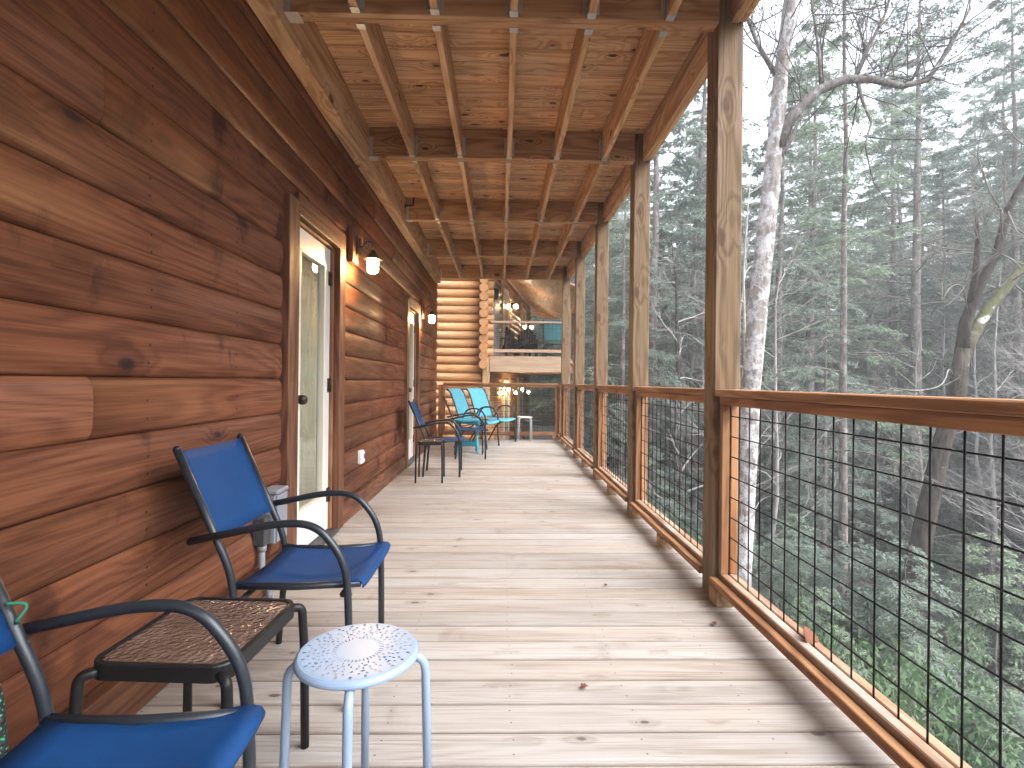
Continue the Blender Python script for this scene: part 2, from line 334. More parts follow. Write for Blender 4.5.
M['bark_br'] = bark('brown_trunk_bark', (0.055, 0.042, 0.034), (0.155, 0.125, 0.105), lich=0.35, lich_c=(0.30, 0.31, 0.28))
M['twig_d'] = plain('brown_grey_twig', (0.075, 0.066, 0.062), 0.85, 0, 0.2, var=0.3, nscale=3)
M['twig_m'] = plain('mid_grey_twig', (0.16, 0.15, 0.13), 0.85, 0, 0.2, var=0.4, nscale=3)
M['twig'] = plain('grey_twig', (0.34, 0.32, 0.305), 0.85, 0, 0.2, var=0.4, nscale=3)
def foliage(name, c0, c1, c2):
    t = NT(name)
    rnd = t.n('ShaderNodeNewGeometry').outputs['Random Per Island']
    orr = t.n('ShaderNodeObjectInfo').outputs['Random']
    tc = t.n('ShaderNodeTexCoord').outputs['Object']
    n = t.noise(tc, 0.9, 3, 0.6)
    v = t.math('ADD', t.math('MULTIPLY', rnd, 0.5), t.math('MULTIPLY', n, 0.6))
    c = t.ramp(v, [(0.15, c0), (0.55, c1), (0.95, c2)])
    c = t.mix(1.0, c, t.ramp(orr, [(0.0, (0.78, 0.80, 0.84)), (0.5, (1, 1, 1)), (1.0, (1.16, 1.18, 1.02))]), 'MULTIPLY')
    p = t.n('ShaderNodeBsdfPrincipled'); t.put(p.inputs['Base Color'], c); p.inputs['Roughness'].default_value = 0.6; p.inputs['Specular IOR Level'].default_value = 0.3
    tl = t.n('ShaderNodeBsdfTranslucent'); t.put(tl.inputs[0], c)
    mx = t.n('ShaderNodeMixShader'); mx.inputs[0].default_value = 0.45
    t.t.links.new(p.outputs[0], mx.inputs[1]); t.t.links.new(tl.outputs[0], mx.inputs[2]); t.t.links.new(mx.outputs[0], t.out.inputs[0])
    return t.m
M['needle'] = foliage('hemlock_needles', (0.125, 0.168, 0.130), (0.195, 0.245, 0.196), (0.275, 0.318, 0.262))
M['needle_b'] = foliage('pine_needles', (0.080, 0.12, 0.090), (0.13, 0.175, 0.135), (0.19, 0.225, 0.185))
M['broad'] = foliage('broad_evergreen_leaf', (0.05, 0.10, 0.05), (0.095, 0.155, 0.085), (0.16, 0.215, 0.13))
M['brownleaf'] = foliage('dry_brown_leaf', (0.06, 0.035, 0.03), (0.10, 0.062, 0.052), (0.15, 0.10, 0.085))
M['rustleaf'] = foliage('withered_leaf', (0.14, 0.06, 0.035), (0.20, 0.10, 0.065), (0.26, 0.15, 0.11))
def ground_mat():
    t = NT('forest_floor'); tc = t.n('ShaderNodeTexCoord').outputs['Object']
    a = t.noise(tc, 0.35, 5, 0.65); b = t.noise(tc, 9, 5, 0.7); 
    v = t.n('ShaderNodeTexVoronoi'); v.inputs['Scale'].default_value = 7; t.put(v.inputs['Vector'], tc)
    lit = t.ramp(t.math('ADD', t.math('MULTIPLY', b, 0.7), t.math('MULTIPLY', v.outputs['Distance'], 0.4)), [(0.3, (0.07, 0.05, 0.038)), (0.55, (0.16, 0.115, 0.088)), (0.8, (0.26, 0.20, 0.165))])
    c = t.mix(t.smooth(a, 0.46, 0.62), lit, t.ramp(b, [(0.3, (0.03, 0.045, 0.02)), (0.7, (0.08, 0.10, 0.05))]))
    t.bsdf(c, 0.95, 0, 0.1, bump=b, bstr=0.8, bdist=0.08); return t.m
M['ground'] = ground_mat()
M['asphalt'] = plain('worn_asphalt', (0.12, 0.125, 0.135), 0.8, 0, 0.3, var=0.25, nscale=14, bstr=0.1)

# ------------------------------------------------------------------ mesh builder
class MB:
    def __init__(s): s.v = []; s.f = []; s.smooth = []
    def add(s, vs, fs, sm=False):
        o = len(s.v); s.v += [tuple(p) for p in vs]
        s.f += [tuple(i + o for i in f) for f in fs]; s.smooth += [sm] * len(fs)
    def box(s, x0, x1, y0, y1, z0, z1, b=0.003, mat=None):
        c = ((x0 + x1) / 2, (y0 + y1) / 2, (z0 + z1) / 2); h = (abs(x1 - x0) / 2, abs(y1 - y0) / 2, abs(z1 - z0) / 2)
        b = min(b, min(h) * 0.45)
        vs = []; idx = {}
        for sx in (-1, 1):
            for sy in (-1, 1):
                for sz in (-1, 1):
                    g = (sx, sy, sz)
                    for a in range(3):
                        p = [g[k] * (h[k] if k == a else h[k] - b) + (0 if mat is not None else c[k]) for k in range(3)]
                        if mat is not None: p = mat @ Vector(p)
                        idx[(g, a)] = len(vs); vs.append(tuple(p))
        fs = []
        for a in range(3):
            o1, o2 = (a + 1) % 3, (a + 2) % 3
            for sa in (-1, 1):
                q = []
                for s1, s2 in ((-1, -1), (1, -1), (1, 1), (-1, 1)):
                    g = [0, 0, 0]; g[a] = sa; g[o1] = s1; g[o2] = s2; q.append(idx[(tuple(g), a)])
                fs.append(tuple(q if sa > 0 else q[::-1]))
        for a in range(3):                              # edges along axis a
            o1, o2 = (a + 1) % 3, (a + 2) % 3
            for s1 in (-1, 1):
                for s2 in (-1, 1):
                    g0 = [0, 0, 0]; g0[a] = -1; g0[o1] = s1; g0[o2] = s2
                    g1 = list(g0); g1[a] = 1
                    q = (idx[(tuple(g0), o1)], idx[(tuple(g1), o1)], idx[(tuple(g1), o2)], idx[(tuple(g0), o2)])
                    fs.append(q if s1 * s2 < 0 else q[::-1])
        for sx in (-1, 1):
            for sy in (-1, 1):
                for sz in (-1, 1):
                    g = (sx, sy, sz); q = (idx[(g, 0)], idx[(g, 1)], idx[(g, 2)])
                    fs.append(q if sx * sy * sz > 0 else q[::-1])
        s.add(vs, fs)
    def obox(s, p0, p1, wx, wz, up=(0, 0, 1), b=0.003):
        """bar from p0 to p1, wx wide, wz tall"""
        p0, p1 = Vector(p0), Vector(p1); d = (p1 - p0); L = d.length; d.normalize()
        x = d.cross(Vector(up)); x.normalize(); z = x.cross(d)
        m = Matrix((x, d, z)).transposed().to_4x4(); m.translation = (p0 + p1) / 2
        s.box(-wx / 2, wx / 2, -L / 2, L / 2, -wz / 2, wz / 2, b, mat=m)
    def tube(s, pts, r, n=8, caps=True, ell=1.0):
        pts = [Vector(p) for p in pts]; N = len(pts)
        rs = r if isinstance(r, (list, tuple)) else [r] * N
        t0 = (pts[1] - pts[0]).normalized()
        a = Vector((0, 0, 1)) if abs(t0.z) < 0.9 else Vector((1, 0, 0))
        u = t0.cross(a).normalized(); vs = []; fs = []
        for i in range(N):
            t = (pts[min(i + 1, N - 1)] - pts[max(i - 1, 0)]).normalized()
            u = (u - t * u.dot(t)).normalized(); v = t.cross(u)
            for k in range(n):
                an = 2 * math.pi * k / n
                vs.append(pts[i] + u * math.cos(an) * rs[i] + v * math.sin(an) * rs[i] * ell)
        for i in range(N - 1):
            for k in range(n):
                k2 = (k + 1) % n
                fs.append((i * n + k, i * n + k2, (i + 1) * n + k2, (i + 1) * n + k))
        s.add(vs, fs, True)
        if caps:
            o = len(s.v) - len(vs)
            s.f.append(tuple(o + k for k in range(n))[::-1]); s.smooth.append(False)
            s.f.append(tuple(o + (N - 1) * n + k for k in range(n))); s.smooth.append(False)
    def lathe(s, prof, c=(0, 0, 0), n=24, sm=True):
        vs = []; fs = []
        for r, z in prof:
            for k in range(n):
                a = 2 * math.pi * k / n; vs.append((c[0] + r * math.cos(a), c[1] + r * math.sin(a), c[2] + z))
        for i in range(len(prof) - 1):
            for k in range(n):
                k2 = (k + 1) % n
                fs.append((i * n + k, i * n + k2, (i + 1) * n + k2, (i + 1) * n + k))
        s.add(vs, fs, sm)
    def sphere(s, c, r, n=12):
        s.lathe([(max(1e-4, r * math.sin(math.pi * i / n)), -r * math.cos(math.pi * i / n)) for i in range(n + 1)], c, n)
    def sheet(s, grid, th, sm=True):
        """closed slab following a grid of points, th thick along its local normal"""
        nu, nv = len(grid), len(grid[0]); top = []; bot = []
        for i in range(nu):
            for j in range(nv):
                p = Vector(grid[i][j])
                du = Vector(grid[min(i + 1, nu - 1)][j]) - Vector(grid[max(i - 1, 0)][j])
                dv = Vector(grid[i][min(j + 1, nv - 1)]) - Vector(grid[i][max(j - 1, 0)])
                nn = du.cross(dv).normalized() * th / 2
                top.append(p + nn); bot.append(p - nn)
        n = nu * nv; fs = []
        for i in range(nu - 1):
            for j in range(nv - 1):
                a, b, c, d = i * nv + j, (i + 1) * nv + j, (i + 1) * nv + j + 1, i * nv + j + 1
                fs.append((a, b, c, d)); fs.append((n + d, n + c, n + b, n + a))
        for i in range(nu - 1):
            for j in (0, nv - 1):
                a, b = i * nv + j, (i + 1) * nv + j
                fs.append((a, n + a, n + b, b) if j == 0 else (b, n + b, n + a, a))
        for j in range(nv - 1):
            for i in (0, nu - 1):
                a, b = i * nv + j, i * nv + j + 1
                fs.append((b, n + b, n + a, a) if i == 0 else (a, n + a, n + b, b))
        s.add(top + bot, fs, sm)
    def build(s, name, mat, parent=None, loc=None):
        off = Vector(loc) if loc is not None else Vector((0, 0, 0))
        me = bpy.data.meshes.new(name)
        me.from_pydata([(p[0] - off.x, p[1] - off.y, p[2] - off.z) for p in s.v], [], s.f)
        me.polygons.foreach_set('use_smooth', s.smooth)
        me.materials.append(mat); me.update()
        o = bpy.data.objects.new(name, me); col.objects.link(o)
        if parent is not None: o.parent = parent
        elif loc is not None: o.location = off
        return o

def np_mesh(name, V, F, mat, parent=None, smooth=False):
    me = bpy.data.meshes.new(name); V = np.asarray(V, np.float32); F = np.asarray(F, np.int32)
    me.vertices.add(len(V)); me.vertices.foreach_set('co', V.ravel())
    k = F.shape[1]; me.loops.add(F.size); me.loops.foreach_set('vertex_index', F.ravel())
    me.polygons.add(len(F)); me.polygons.foreach_set('loop_start', np.arange(0, F.size, k, dtype=np.int32))
    if smooth: me.polygons.foreach_set('use_smooth', np.ones(len(F), bool))
    me.materials.append(mat); me.update(calc_edges=True); me.validate()
    o = bpy.data.objects.new(name, me); col.objects.link(o)
    if parent is not None: o.parent = parent
    return o

def tag(o, label=None, cat=None, group=None, kind=None):
    if label: o['label'] = label
    if cat: o['category'] = cat
    if group: o['group'] = group
    if kind: o['kind'] = kind
    return o
def thing(name, loc, label, cat, group=None, rz=0.0):
    o = bpy.data.objects.new(name, None); col.objects.link(o); o.empty_display_size = 0.1
    o.location = loc; o.rotation_euler = (0, 0, rz)
    return tag(o, label, cat, group)
def copy_tree(o, parent=None):
    c = o.copy(); col.objects.link(c)
    if parent is not None: c.parent = parent
    for ch in list(o.children): copy_tree(ch, c)
    return c
def dup(o, loc, rz, label=None, group=None, scale=None):
    c = copy_tree(o); c.location = loc; c.rotation_euler = (0, 0, rz)
    if label: c['label'] = label
    if group: c['group'] = group
    if scale: c.scale = scale
    return c
def arc(pts, rad=0.05, n=5):
    """round the corners of a polyline"""
    pts = [Vector(p) for p in pts]; out = [pts[0]]
    for i in range(1, len(pts) - 1):
        a, b, c = pts[i - 1], pts[i], pts[i + 1]
        r = min(rad, (a - b).length * 0.48, (c - b).length * 0.48)
        p, q = b + (a - b).normalized() * r, b + (c - b).normalized() * r
        for k in range(n + 1):
            u = k / n; out.append(p * (1 - u) ** 2 + b * 2 * u * (1 - u) + q * u * u)
    out.append(pts[-1]); return out

# ------------------------------------------------------------------ ground, road
ROADW = 3.0
def road_x(y): return 10.9 + (0.018 * (y - 13) ** 2 if y > 13 else 0.0) - (0.006 * (y - 5) ** 2 if y < 5 else 0)
def gz(x, y):
    xr = road_x(y); n = 0.35 * math.sin(x * 0.43 + y * 0.31) + 0.25 * math.sin(x * 0.9 - y * 0.7) + 0.5 * math.sin(x * 0.11 + 1.3) * math.sin(y * 0.13)
    d = x - xr
    if d < -ROADW / 2 - 0.5:
        k = min(1.0, (-d - ROADW / 2 - 0.5) / 6.0)
        z = -6.2 + 1.6 * k + n * k
    elif d < ROADW / 2 + 0.5: z = -6.2
    else:
        e = d - ROADW / 2 - 0.5; z = -6.2 + min(0.42 * e, 9 + 0.12 * e) + n * min(1, e / 3)
    if y > 26: z += 0.10 * (y - 26)
    return z
def axis_steps():
    a = list(np.arange(-40, 60, 1.25)); s = 1.25; x = 60.0
    while x < 420: a.append(x); s *= 1.25; x += s
    s = 1.25; x = -40.0; pre = []
    while x > -320: s *= 1.3; x -= s; pre.append(x)
    return pre[::-1] + a
ax = axis_steps(); N = len(ax)
gm = MB()
gm.add([(x, y, gz(x, y)) for x in ax for y in ax], [(i * N + j, (i + 1) * N + j, (i + 1) * N + j + 1, i * N + j + 1) for i in range(N - 1) for j in range(N - 1)], True)
tag(gm.build('ground', M['ground']), kind='structure')
rm = MB(); ys = [y for y in np.arange(-30, 60, 1.0)]
vs = []
for y in ys:
    for q in (-1, -0.4, 0.4, 1): vs.append((road_x(y) + q * ROADW / 2, y, max(-6.2 + (0.10 * (y - 26) if y > 26 else 0), -6.2) + 0.05 + 0.03 * (1 - abs(q))))
rm.add(vs, [(i * 4 + k, i * 4 + k + 1, i * 4 + k + 5, i * 4 + k + 4) for i in range(len(ys) - 1) for k in range(3)], True)
tag(rm.build('road', M['asphalt']), kind='structure')

# ------------------------------------------------------------------ deck floor
YB, YE = -2.6, 10.0
dk = MB(); y = 1.7753; random.seed(4)
k0 = int((YB - y) / 0.1424); k1 = int((YE - y) / 0.1424)
for k in range(k0, k1):
    a = y + k * 0.1424
    j = random.uniform(-0.001, 0.001)
    dk.box(-1.235, 1.318 + random.uniform(-.004, .004), a + 0.0030, a + 0.1394, -0.036 + j, 0.0 + j, 0.0065)
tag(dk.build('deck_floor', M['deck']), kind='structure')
fr = MB()
for x in np.arange(-1.15, 1.2, 0.4064): fr.box(x - .019, x + .019, YB + .05, YE - .06, -0.28, -0.04)
fr.box(1.245, 1.283, YB + .05, YE - .06, -0.285, -0.041); fr.box(-1.22, 1.24, YE - .055, YE - .017, -0.285, -0.041)
tag(fr.build('deck_framing', M['joist']), kind='structure')

# ------------------------------------------------------------------ log cabin with its two doors
XW = -1.228            # groove line of the log siding
DOORS = [(3.03, 3.79), (6.66, 7.42)]
cabin = thing('log_cabin', (-1.25, 3.0, 0), 'reddish brown stained log cabin wall with two white glass doors along the deck', 'cabin')
CL = cabin.location.copy()
def log_profile():
    pr = []
    for i in range(15):
        t = -1 + 2 * i / 14
        s = math.copysign(1 - (1 - abs(t)) ** 1.6, t)
        pr.append((0.024 * (1 - abs(s) ** 3.8) ** 0.6, LOGP / 2 + s * (LOGP / 2 - 0.0008)))
    return pr
PRF = log_profile()
lw = MB(); random.seed(11)
def add_log(y0, y1, z0):
    n = len(PRF); vs = []
    for y in (y0, y1):
        vs += [(XW + a, y, z0 + b) for a, b in PRF] + [(XW - 0.06, y, z0 + LOGP), (XW - 0.06, y, z0)]
    m = n + 2; lw.add(vs, [(i, i + 1, m + i + 1, m + i) for i in range(n - 1)], True)
    o = len(lw.v) - 2 * m
    lw.f += [tuple(range(o, o + m)), tuple(range(o + m, o + 2 * m))[::-1]]; lw.smooth += [False, False]
row = 0; z = LOGZ
spans_low = [(-3.0, DOORS[0][0] - 0.145), (DOORS[0][1] + 0.14, DOORS[1][0] - 0.145), (DOORS[1][1] + 0.14, 9.80)]
while z < 5.6:
    spans = spans_low if z + LOGP < 2.19 else [(-3.0, 9.80)]
    for a, b in spans:
        cur = a
        while cur < b - 0.01:
            L = random.uniform(2.6, 4.6); e = min(cur + L, b)
            if b - e < 0.8: e = b
            add_log(cur + 0.0006, e - 0.0006, z); cur = e
    z += LOGP
lw.build('log_wall', M['log'], cabin, CL)
bk = MB()
prev = -3.0
for a, b in DOORS + [(9.8, 9.8)]:
    bk.box(-1.45, XW - 0.055, prev, a - (0.06 if a < 9.7 else 0.0), -0.3, 2.12 if a < 9.7 else 2.12, 0.001); prev = b + 0.06
bk.box(-1.45, XW - 0.055, -3.0, 9.8, 2.125, 5.6, 0.001)
bk.box(-5.0, -1.452, 9.72, 9.8, -4.4, 5.6, 0.001)
bk.box(-1.45, XW - 0.055, -3.0, 9.8, -4.4, -0.302, 0.001)
bk.build('wall_backing', M['trim_y'], cabin, CL)
bb = MB()
for a, b in spans_low: bb.box(XW - 0.05, -1.178, a + .002, b - .002, 0.002, 0.148, 0.004)
bb.build('baseboard', M['trim_y'], cabin, CL)
for a, b in DOORS:
    f = MB()
    f.box(XW - 0.05, -1.168, a - 0.142, a, 0.002, 2.13, 0.004); f.box(XW - 0.05, -1.170, b, b + 0.135, 0.002, 2.055, 0.004)
    fo = f.build('door_frame', M['trim'], cabin, CL)
    h = MB(); h.box(XW - 0.05, -1.172, a + 0.002, b + 0.137, 2.056, 2.185, 0.004); h.build('lintel_board', M['trim_y'], fo)
    bpy.context.view_layer.update(); 
    for v_ in fo.children[-1].data.vertices: v_.co -= CL
    j = MB(); j.box(-1.42, -1.212, b - 0.028, b - 0.002, 0.03, 2.05, 0.002); j.box(-1.42, -1.212, a + 0.002, a + 0.026, 0.03, 2.05, 0.002); j.box(-1.42, -1.212, a + 0.03, b - 0.03, 2.035, 2.053, 0.002)
    jo = j.build('jamb', M['jamb'], fo, CL)
    th = MB(); th.box(-1.42, -1.160, a + 0.003, b - 0.003, 0.002, 0.028, 0.004); th.build('threshold', M['dark_box'], cabin, CL)
    # door leaf: stiles and rails round one tall pane
    d = MB(); x0, x1 = -1.275, -1.232; ya, yb = a + 0.03, b - 0.032
    d.box(x0, x1, ya, ya + 0.115, 0.033, 2.03, 0.003); d.box(x0, x1, yb - 0.115, yb, 0.033, 2.03, 0.003)
    d.box(x0, x1 - .0005, ya + 0.116, yb - 0.116, 1.905, 2.03, 0.002); d.box(x0, x1 - .0005, ya + 0.116, yb - 0.116, 0.033, 0.265, 0.002)
    do = d.build('door', M['door'], cabin, CL)
    g = MB(); pa, pb = ya + 0.116, yb - 0.116
    g.box(x0 + .006, x1 + 0.010, pa, pa + 0.022, 0.266, 1.904, 0.004); g.box(x0 + .006, x1 + 0.010, pb - 0.022, pb, 0.266, 1.904, 0.004)
    g.box(x0 + .006, x1 + 0.009, pa + 0.0225, pb - 0.0225, 1.882, 1.904, 0.004); g.box(x0 + .006, x1 + 0.009, pa + 0.0225, pb - 0.0225, 0.266, 0.288, 0.004)
    g.build('glazing_bead', M['cream'], do, CL)
    p = MB(); p.box(-1.256, -1.251, pa + 0.01, pb - 0.01, 0.275, 1.895, 0.0005); p.build('pane', M['glass'], do, CL)
    c = MB(); gr = []
    for i in range(41):
        yy = pa + 0.004 + (pb - pa - 0.008) * i / 40; gr.append([(-1.270 + 0.006 * math.sin(i * 1.1), yy, zz) for zz in (0.28, 1.0, 1.89)])
    c.sheet(gr, 0.004); c.build('curtain', M['blind'], do, CL)
    hd = MB(); hd.tube([(-1.232, ya + 0.055, 0.98), (-1.175, ya + 0.055, 0.98)], 0.012, 10); hd.lathe([(0.001, -.03), (0.02, -.027), (0.029, -.012), (0.029, 0.012), (0.02, 0.027), (0.001, 0.03)], (-1.178, ya + 0.055, 0.98), 16)
    db = MB(); db.tube([(-1.231, ya + 0.055, 1.12), (-1.214, ya + 0.055, 1.12)], 0.026, 16); db.build('deadbolt', M['bronze'], do, CL)
    hd.tube([(-1.2315, ya + 0.055, 0.98), (-1.224, ya + 0.055, 0.98)], 0.03, 16)
    hd.build('handle', M['bronze'], do, CL)
    for zz in (0.28, 1.06, 1.82):
        hg = MB(); hg.tube([(-1.226, b - 0.030, zz - 0.05), (-1.226, b - 0.030, zz + 0.05)], 0.008, 8); hg.box(-1.2315, -1.2285, b - 0.075, b - 0.031, zz - 0.05, zz + 0.05, .001); hg.build('hinge', M['bronze'], do, CL)

# ------------------------------------------------------------------ upper deck overhead: ledger, beams, joists, boards
ZB, ZT = 2.921, 3.161
BY = [2.599 + 1.6544 * k for k in range(-3, 5)]     # front faces of the beams
upper = thing('upper_deck', (0, 3.5, ZB), 'pine upper deck overhead with open joists, beams and plank underside', 'upper deck')
UL = upper.location.copy()
cb = MB(); y = BY[0]; random.seed(8)
while y < BY[-1] + 0.4:
    x = -1.19
    while x < 1.30:
        e = 1.30 if random.random() < .8 else min(1.30, x + random.uniform(.9, 1.9))
        if 1.30 - e < .5: e = 1.30
        cb.box(x + .0008, e - .0008, y + 0.0026, y + 0.1374, ZT, ZT + 0.036, 0.006); x = e
    y += 0.1397
cb.build('decking', M['ceil'], upper, UL)
sf = MB(); sf.box(-1.19, 1.30, BY[0], BY[-1] + .4, ZT + .0365, ZT + .06, .002); sf.build('gap_light_blocker', M['dark_box'], upper, UL)  # unseen dark sheet, added to stop light showing through the plank gaps
ld = MB(); ld.box(-1.196, -1.093, BY[0], BY[-1] + .1, ZB - 0.075, ZT - .002, 0.004); ld.build('ledger', M['joist'], upper, UL)
JX = [0.045 + (i - 2) * 0.3921 for i in range(5)]
for k, by in enumerate(BY):
    b = MB(); b.box(-1.0915, 1.0835, by, by + 0.037, ZB, ZT - .002, 0.004); b.box(-1.0915, 1.0835, by + 0.0375, by + 0.076, ZB + .001, ZT - .002, 0.004)
    bo = b.build('beam', M['beam'], upper, UL)
    h = MB(); h.box(-1.0925, -1.062, by - .0035, by - .0005, ZB - .003, ZB + .16, .0005); h.box(-1.0925, -1.022, by - .003, by + .079, ZB - .004, ZB - .0008, .0005); h.build('beam_hanger', M['galv'], bo, UL)
    if k == len(BY) - 1: continue
    y0, y1 = by + 0.0765, BY[k + 1] - 0.0005
    for x in JX:
        j = MB(); dx = random.uniform(-.004, .004)
        j.box(x - .019 + dx, x + .019 + dx, y0 + .002, y1 - .001, ZB + .003, ZT - .002, 0.003)
        jo = j.build('joist', M['joist'], upper, UL)
        for ya, s in ((y0, 1), (y1, -1)):
            h = MB(); e = ya + s * 0.042
            h.box(x - .021 + dx, x + .021 + dx, min(ya, e), max(ya, e), ZB - .0005, ZB + .0022, .0004)
            for q in (-1, 1):
                h.box(x + q * .0212 + dx - .001, x + q * .0212 + dx + .001, min(ya, e), max(ya, e), ZB + .0025, ZB + .17, .0003)
                h.box(min(x + dx + q * .022, x + dx + q * .042), max(x + dx + q * .022, x + dx + q * .042), min(ya - s * .0, ya + s * .003), max(ya, ya + s * .003), ZB + .02, ZB + .17, .0003)
            h.build('joist_hanger', M['galv'], jo, UL)
    r_ = MB(); r_.box(1.154, 1.191, by + 0.1615, BY[k + 1] + .0245, ZB + .013, ZT - .002, .004); r_.box(1.1915, 1.228, by + 0.1615, BY[k + 1] + .0245, ZB + .018, ZT - .03, .004)
    r_.build('rim_joist', M['joist'], upper, UL)

# ------------------------------------------------------------------ posts and railing
names = ['second post behind the viewer', 'deck post beside the viewer', 'nearest and widest looking square wooden deck post, right of the planks',
         'second nearest square wooden deck post along the railing', 'third square wooden deck post from the viewer along the railing',
         'fourth square wooden deck post, next to last along the railing', 'farthest square wooden deck post at the end corner of the railing']
PG = 'square wooden posts along the deck edge'
PY = [by + 0.025 for by in BY[1:]]
for i, py in enumerate(PY):
    if i == 0 or i == 1: continue
    p = MB(); p.box(1.085, 1.220, py, py + 0.135, 0.001, 4.2, 0.006)
    p.box(1.085, 1.220, py, py + 0.135, gz(1.2, py) - .3, -0.29, 0.006)
    tag(p.build('deck_post', M['post'], None, (1.145, py + .07, 0)), names[i], 'post', PG)
RG = 'wire mesh railing sections between the posts'
rlab = ['', 'rail section beside the viewer with the largest wire squares, running off the right edge', 'wire mesh rail section between the nearest and second posts',
        'wire mesh rail section between the second and third posts', 'wire mesh rail section between the third and fourth posts', 'short looking mesh rail section between the fourth and last posts']
def rail_section(p0, p1, along, label, group, mats, block=True):
    """railing in a local frame: u along the run, v inward; local -> world through along()"""
    L = p1 - p0
    t = thing('deck_railing', along(p0 + L / 2, 0.04, 0), label, 'railing', group)
    loc = t.location.copy()
    def bx(mb, u0, u1, v0, v1, z0, z1, b=0.003):
        a = along(u0, v0, z0); c = along(u1, v1, z1)
        mb.box(min(a[0], c[0]), max(a[0], c[0]), min(a[1], c[1]), max(a[1], c[1]), z0, z1, b)
    m = MB(); bx(m, p0, p1, -0.024, 0.105, 1.036, 1.071, .004); bx(m, p0, p1, 0.0, 0.040, 0.993, 1.0355, .003); bx(m, p0, p1, 0.046, 0.084, 0.993, 1.0355, .003); m.build('top_rail', M[mats[0]], t, loc)
    m = MB(); bx(m, p0, p1, 0.0, 0.040, 0.105, 0.143, .004); bx(m, p0, p1, 0.046, 0.084, 0.105, 0.143, .004); m.build('bottom_rail', M[mats[1]], t, loc)
    m = MB(); bx(m, p0, p1, -0.043, -0.006, 0.083, 0.119, .003); bx(m, p0, p1, -0.0055, 0.084, 0.083, 0.104, .002); m.build('kick_board', M[mats[0]], t, loc)
    for a, b in ((p0 + .001, p0 + 0.037), (p1 - 0.037, p1 - .001)):
        m = MB(); bx(m, a, b, 0.001, 0.0395, 0.1435, 0.9925, .003); bx(m, a, b, 0.0465, 0.0835, 0.1435, 0.9925, .003); m.build('stile', M['stile'], t, loc)
    w_ = MB(); n = int((L - 0.06) / 0.1016); s0 = p0 + (L - n * 0.1016) / 2
    for i in range(n + 1):
        u = s0 + i * 0.1016 + random.uniform(-.0015, .0015); w_.tube([along(u, 0.043, 0.12), along(u + random.uniform(-.001, .001), 0.043 + random.uniform(-.001, .001), 0.55), along(u, 0.043, 1.01)], 0.0029, 6)
    zz = 0.225
    while zz < 0.99:
        w_.tube([along(p0 + .006 + (L - .012) * q / 6, 0.0482 + random.uniform(-.0006, .0006), zz + random.uniform(-.001, .001)) for q in range(7)], 0.0029, 6); zz += 0.1016
    w_.build('wire_mesh', M['wire'], t, loc)
    if block:
        m = MB(); bx(m, p0 + L * .47 - .045, p0 + L * .47 + .045, -0.044, 0.045, 0.001, 0.0825, .004); m.build('support_block', M['post_block'], t, loc)
        m = MB(); bx(m, p1 - .091, p1 - .001, -0.044, 0.045, 0.001, 0.0825, .004); m.build('support_block', M['post_block'], t, loc)
    return t
def side_along(u, v, z): return (1.112 + v, u, z)
for i in range(0, len(PY) - 1):
    if i == 0: continue
    rail_section((PY[i] + 0.1355) if i > 1 else -1.2, PY[i + 1] - 0.0005, side_along, rlab[i], RG, ('rail', 'rail_worn'))
rail_section(PY[-1] + 0.1355, 9.84, side_along, 'very short rail section past the farthest post at the deck corner', None, ('rail', 'rail_worn'), block=False)
def end_along(u, v, z): return (u, 9.865 + v, z)
ep = MB(); ep.box(-1.178, -1.09, 9.855, 9.945, 0.001, 1.028, .004); tag(ep.build('rail_post', M['stile'], None, (-1.13, 9.9, 0)), 'short square rail post where the end railing meets the log wall', 'post')
rail_section(-1.0895, 1.08, end_along, 'wire mesh railing closing the far end of the deck behind the turquoise chairs', None, ('rail_x', 'rail_x'))
ep = MB(); ep.box(1.081, 1.165, 9.86, 9.95, 0.001, 1.035, .004); tag(ep.build('rail_post', M['stile'], None, (1.11, 9.85, 0)), 'short corner rail post where the end railing meets the side', 'post')

# ------------------------------------------------------------------ wall fittings
def lantern(y, label):
    t = thing('wall_lantern', (-1.185, y, 2.15), label, 'lantern', 'lit jar lanterns beside the doors')
    L = t.location.copy()
    m = MB(); m.box(-1.20, -1.158, y - .075, y + .075, 2.02, 2.30, .004); m.build('mounting_block', M['trim'], t, L)
    m = MB(); m.box(-1.1575, -1.140, y - .045 + .05, y + .045 + .05, 2.09, 2.24, .006); m.build('wall_plate', M['bronze'], t, L)
    yc = y + .05; xc = -1.035
    m = MB(); m.tube(arc([(-1.15, yc, 2.165), (-1.115, yc, 2.165), (-1.095, yc, 2.21), (xc, yc, 2.21), (xc, yc, 2.13)], .05, 6), .007, 10); m.build('arm', M['bronze'], t, L)
    m = MB(); m.lathe([(.010, .175), (.018, .17), (.021, .155), (.036, .142), (.042, .125), (.047, .115), (.078, .098), (.080, .094), (.045, .105), (.02, .108)], (xc, yc, 1.968), 28); m.build('shade', M['bronze'], t, L)
    m = MB(); m.lathe([(.032, .105), (.041, .095), (.043, .08), (.043, .018), (.037, -.002), (.020, -.012), (.001, -.015)], (xc, yc, 1.968), 24); m.build('glass_jar', M['lamp'], t, L)
    m = MB()
    for k in range(4):
        a = k * math.pi / 2 + .4; m.tube([(xc + .046 * math.cos(a), yc + .046 * math.sin(a), 2.065), (xc + .048 * math.cos(a), yc + .048 * math.sin(a), 2.013), (xc + .046 * math.cos(a), yc + .046 * math.sin(a), 1.968)], .002, 6)
    m.lathe([(.0455, 0), (.0485, .004), (.0485, .007), (.0455, .007)], (xc, yc, 2.008), 24); m.build('guard', M['bronze'], t, L)
    return t
lantern(4.14, 'lit jar lantern on the log wall right of the nearer glass door')
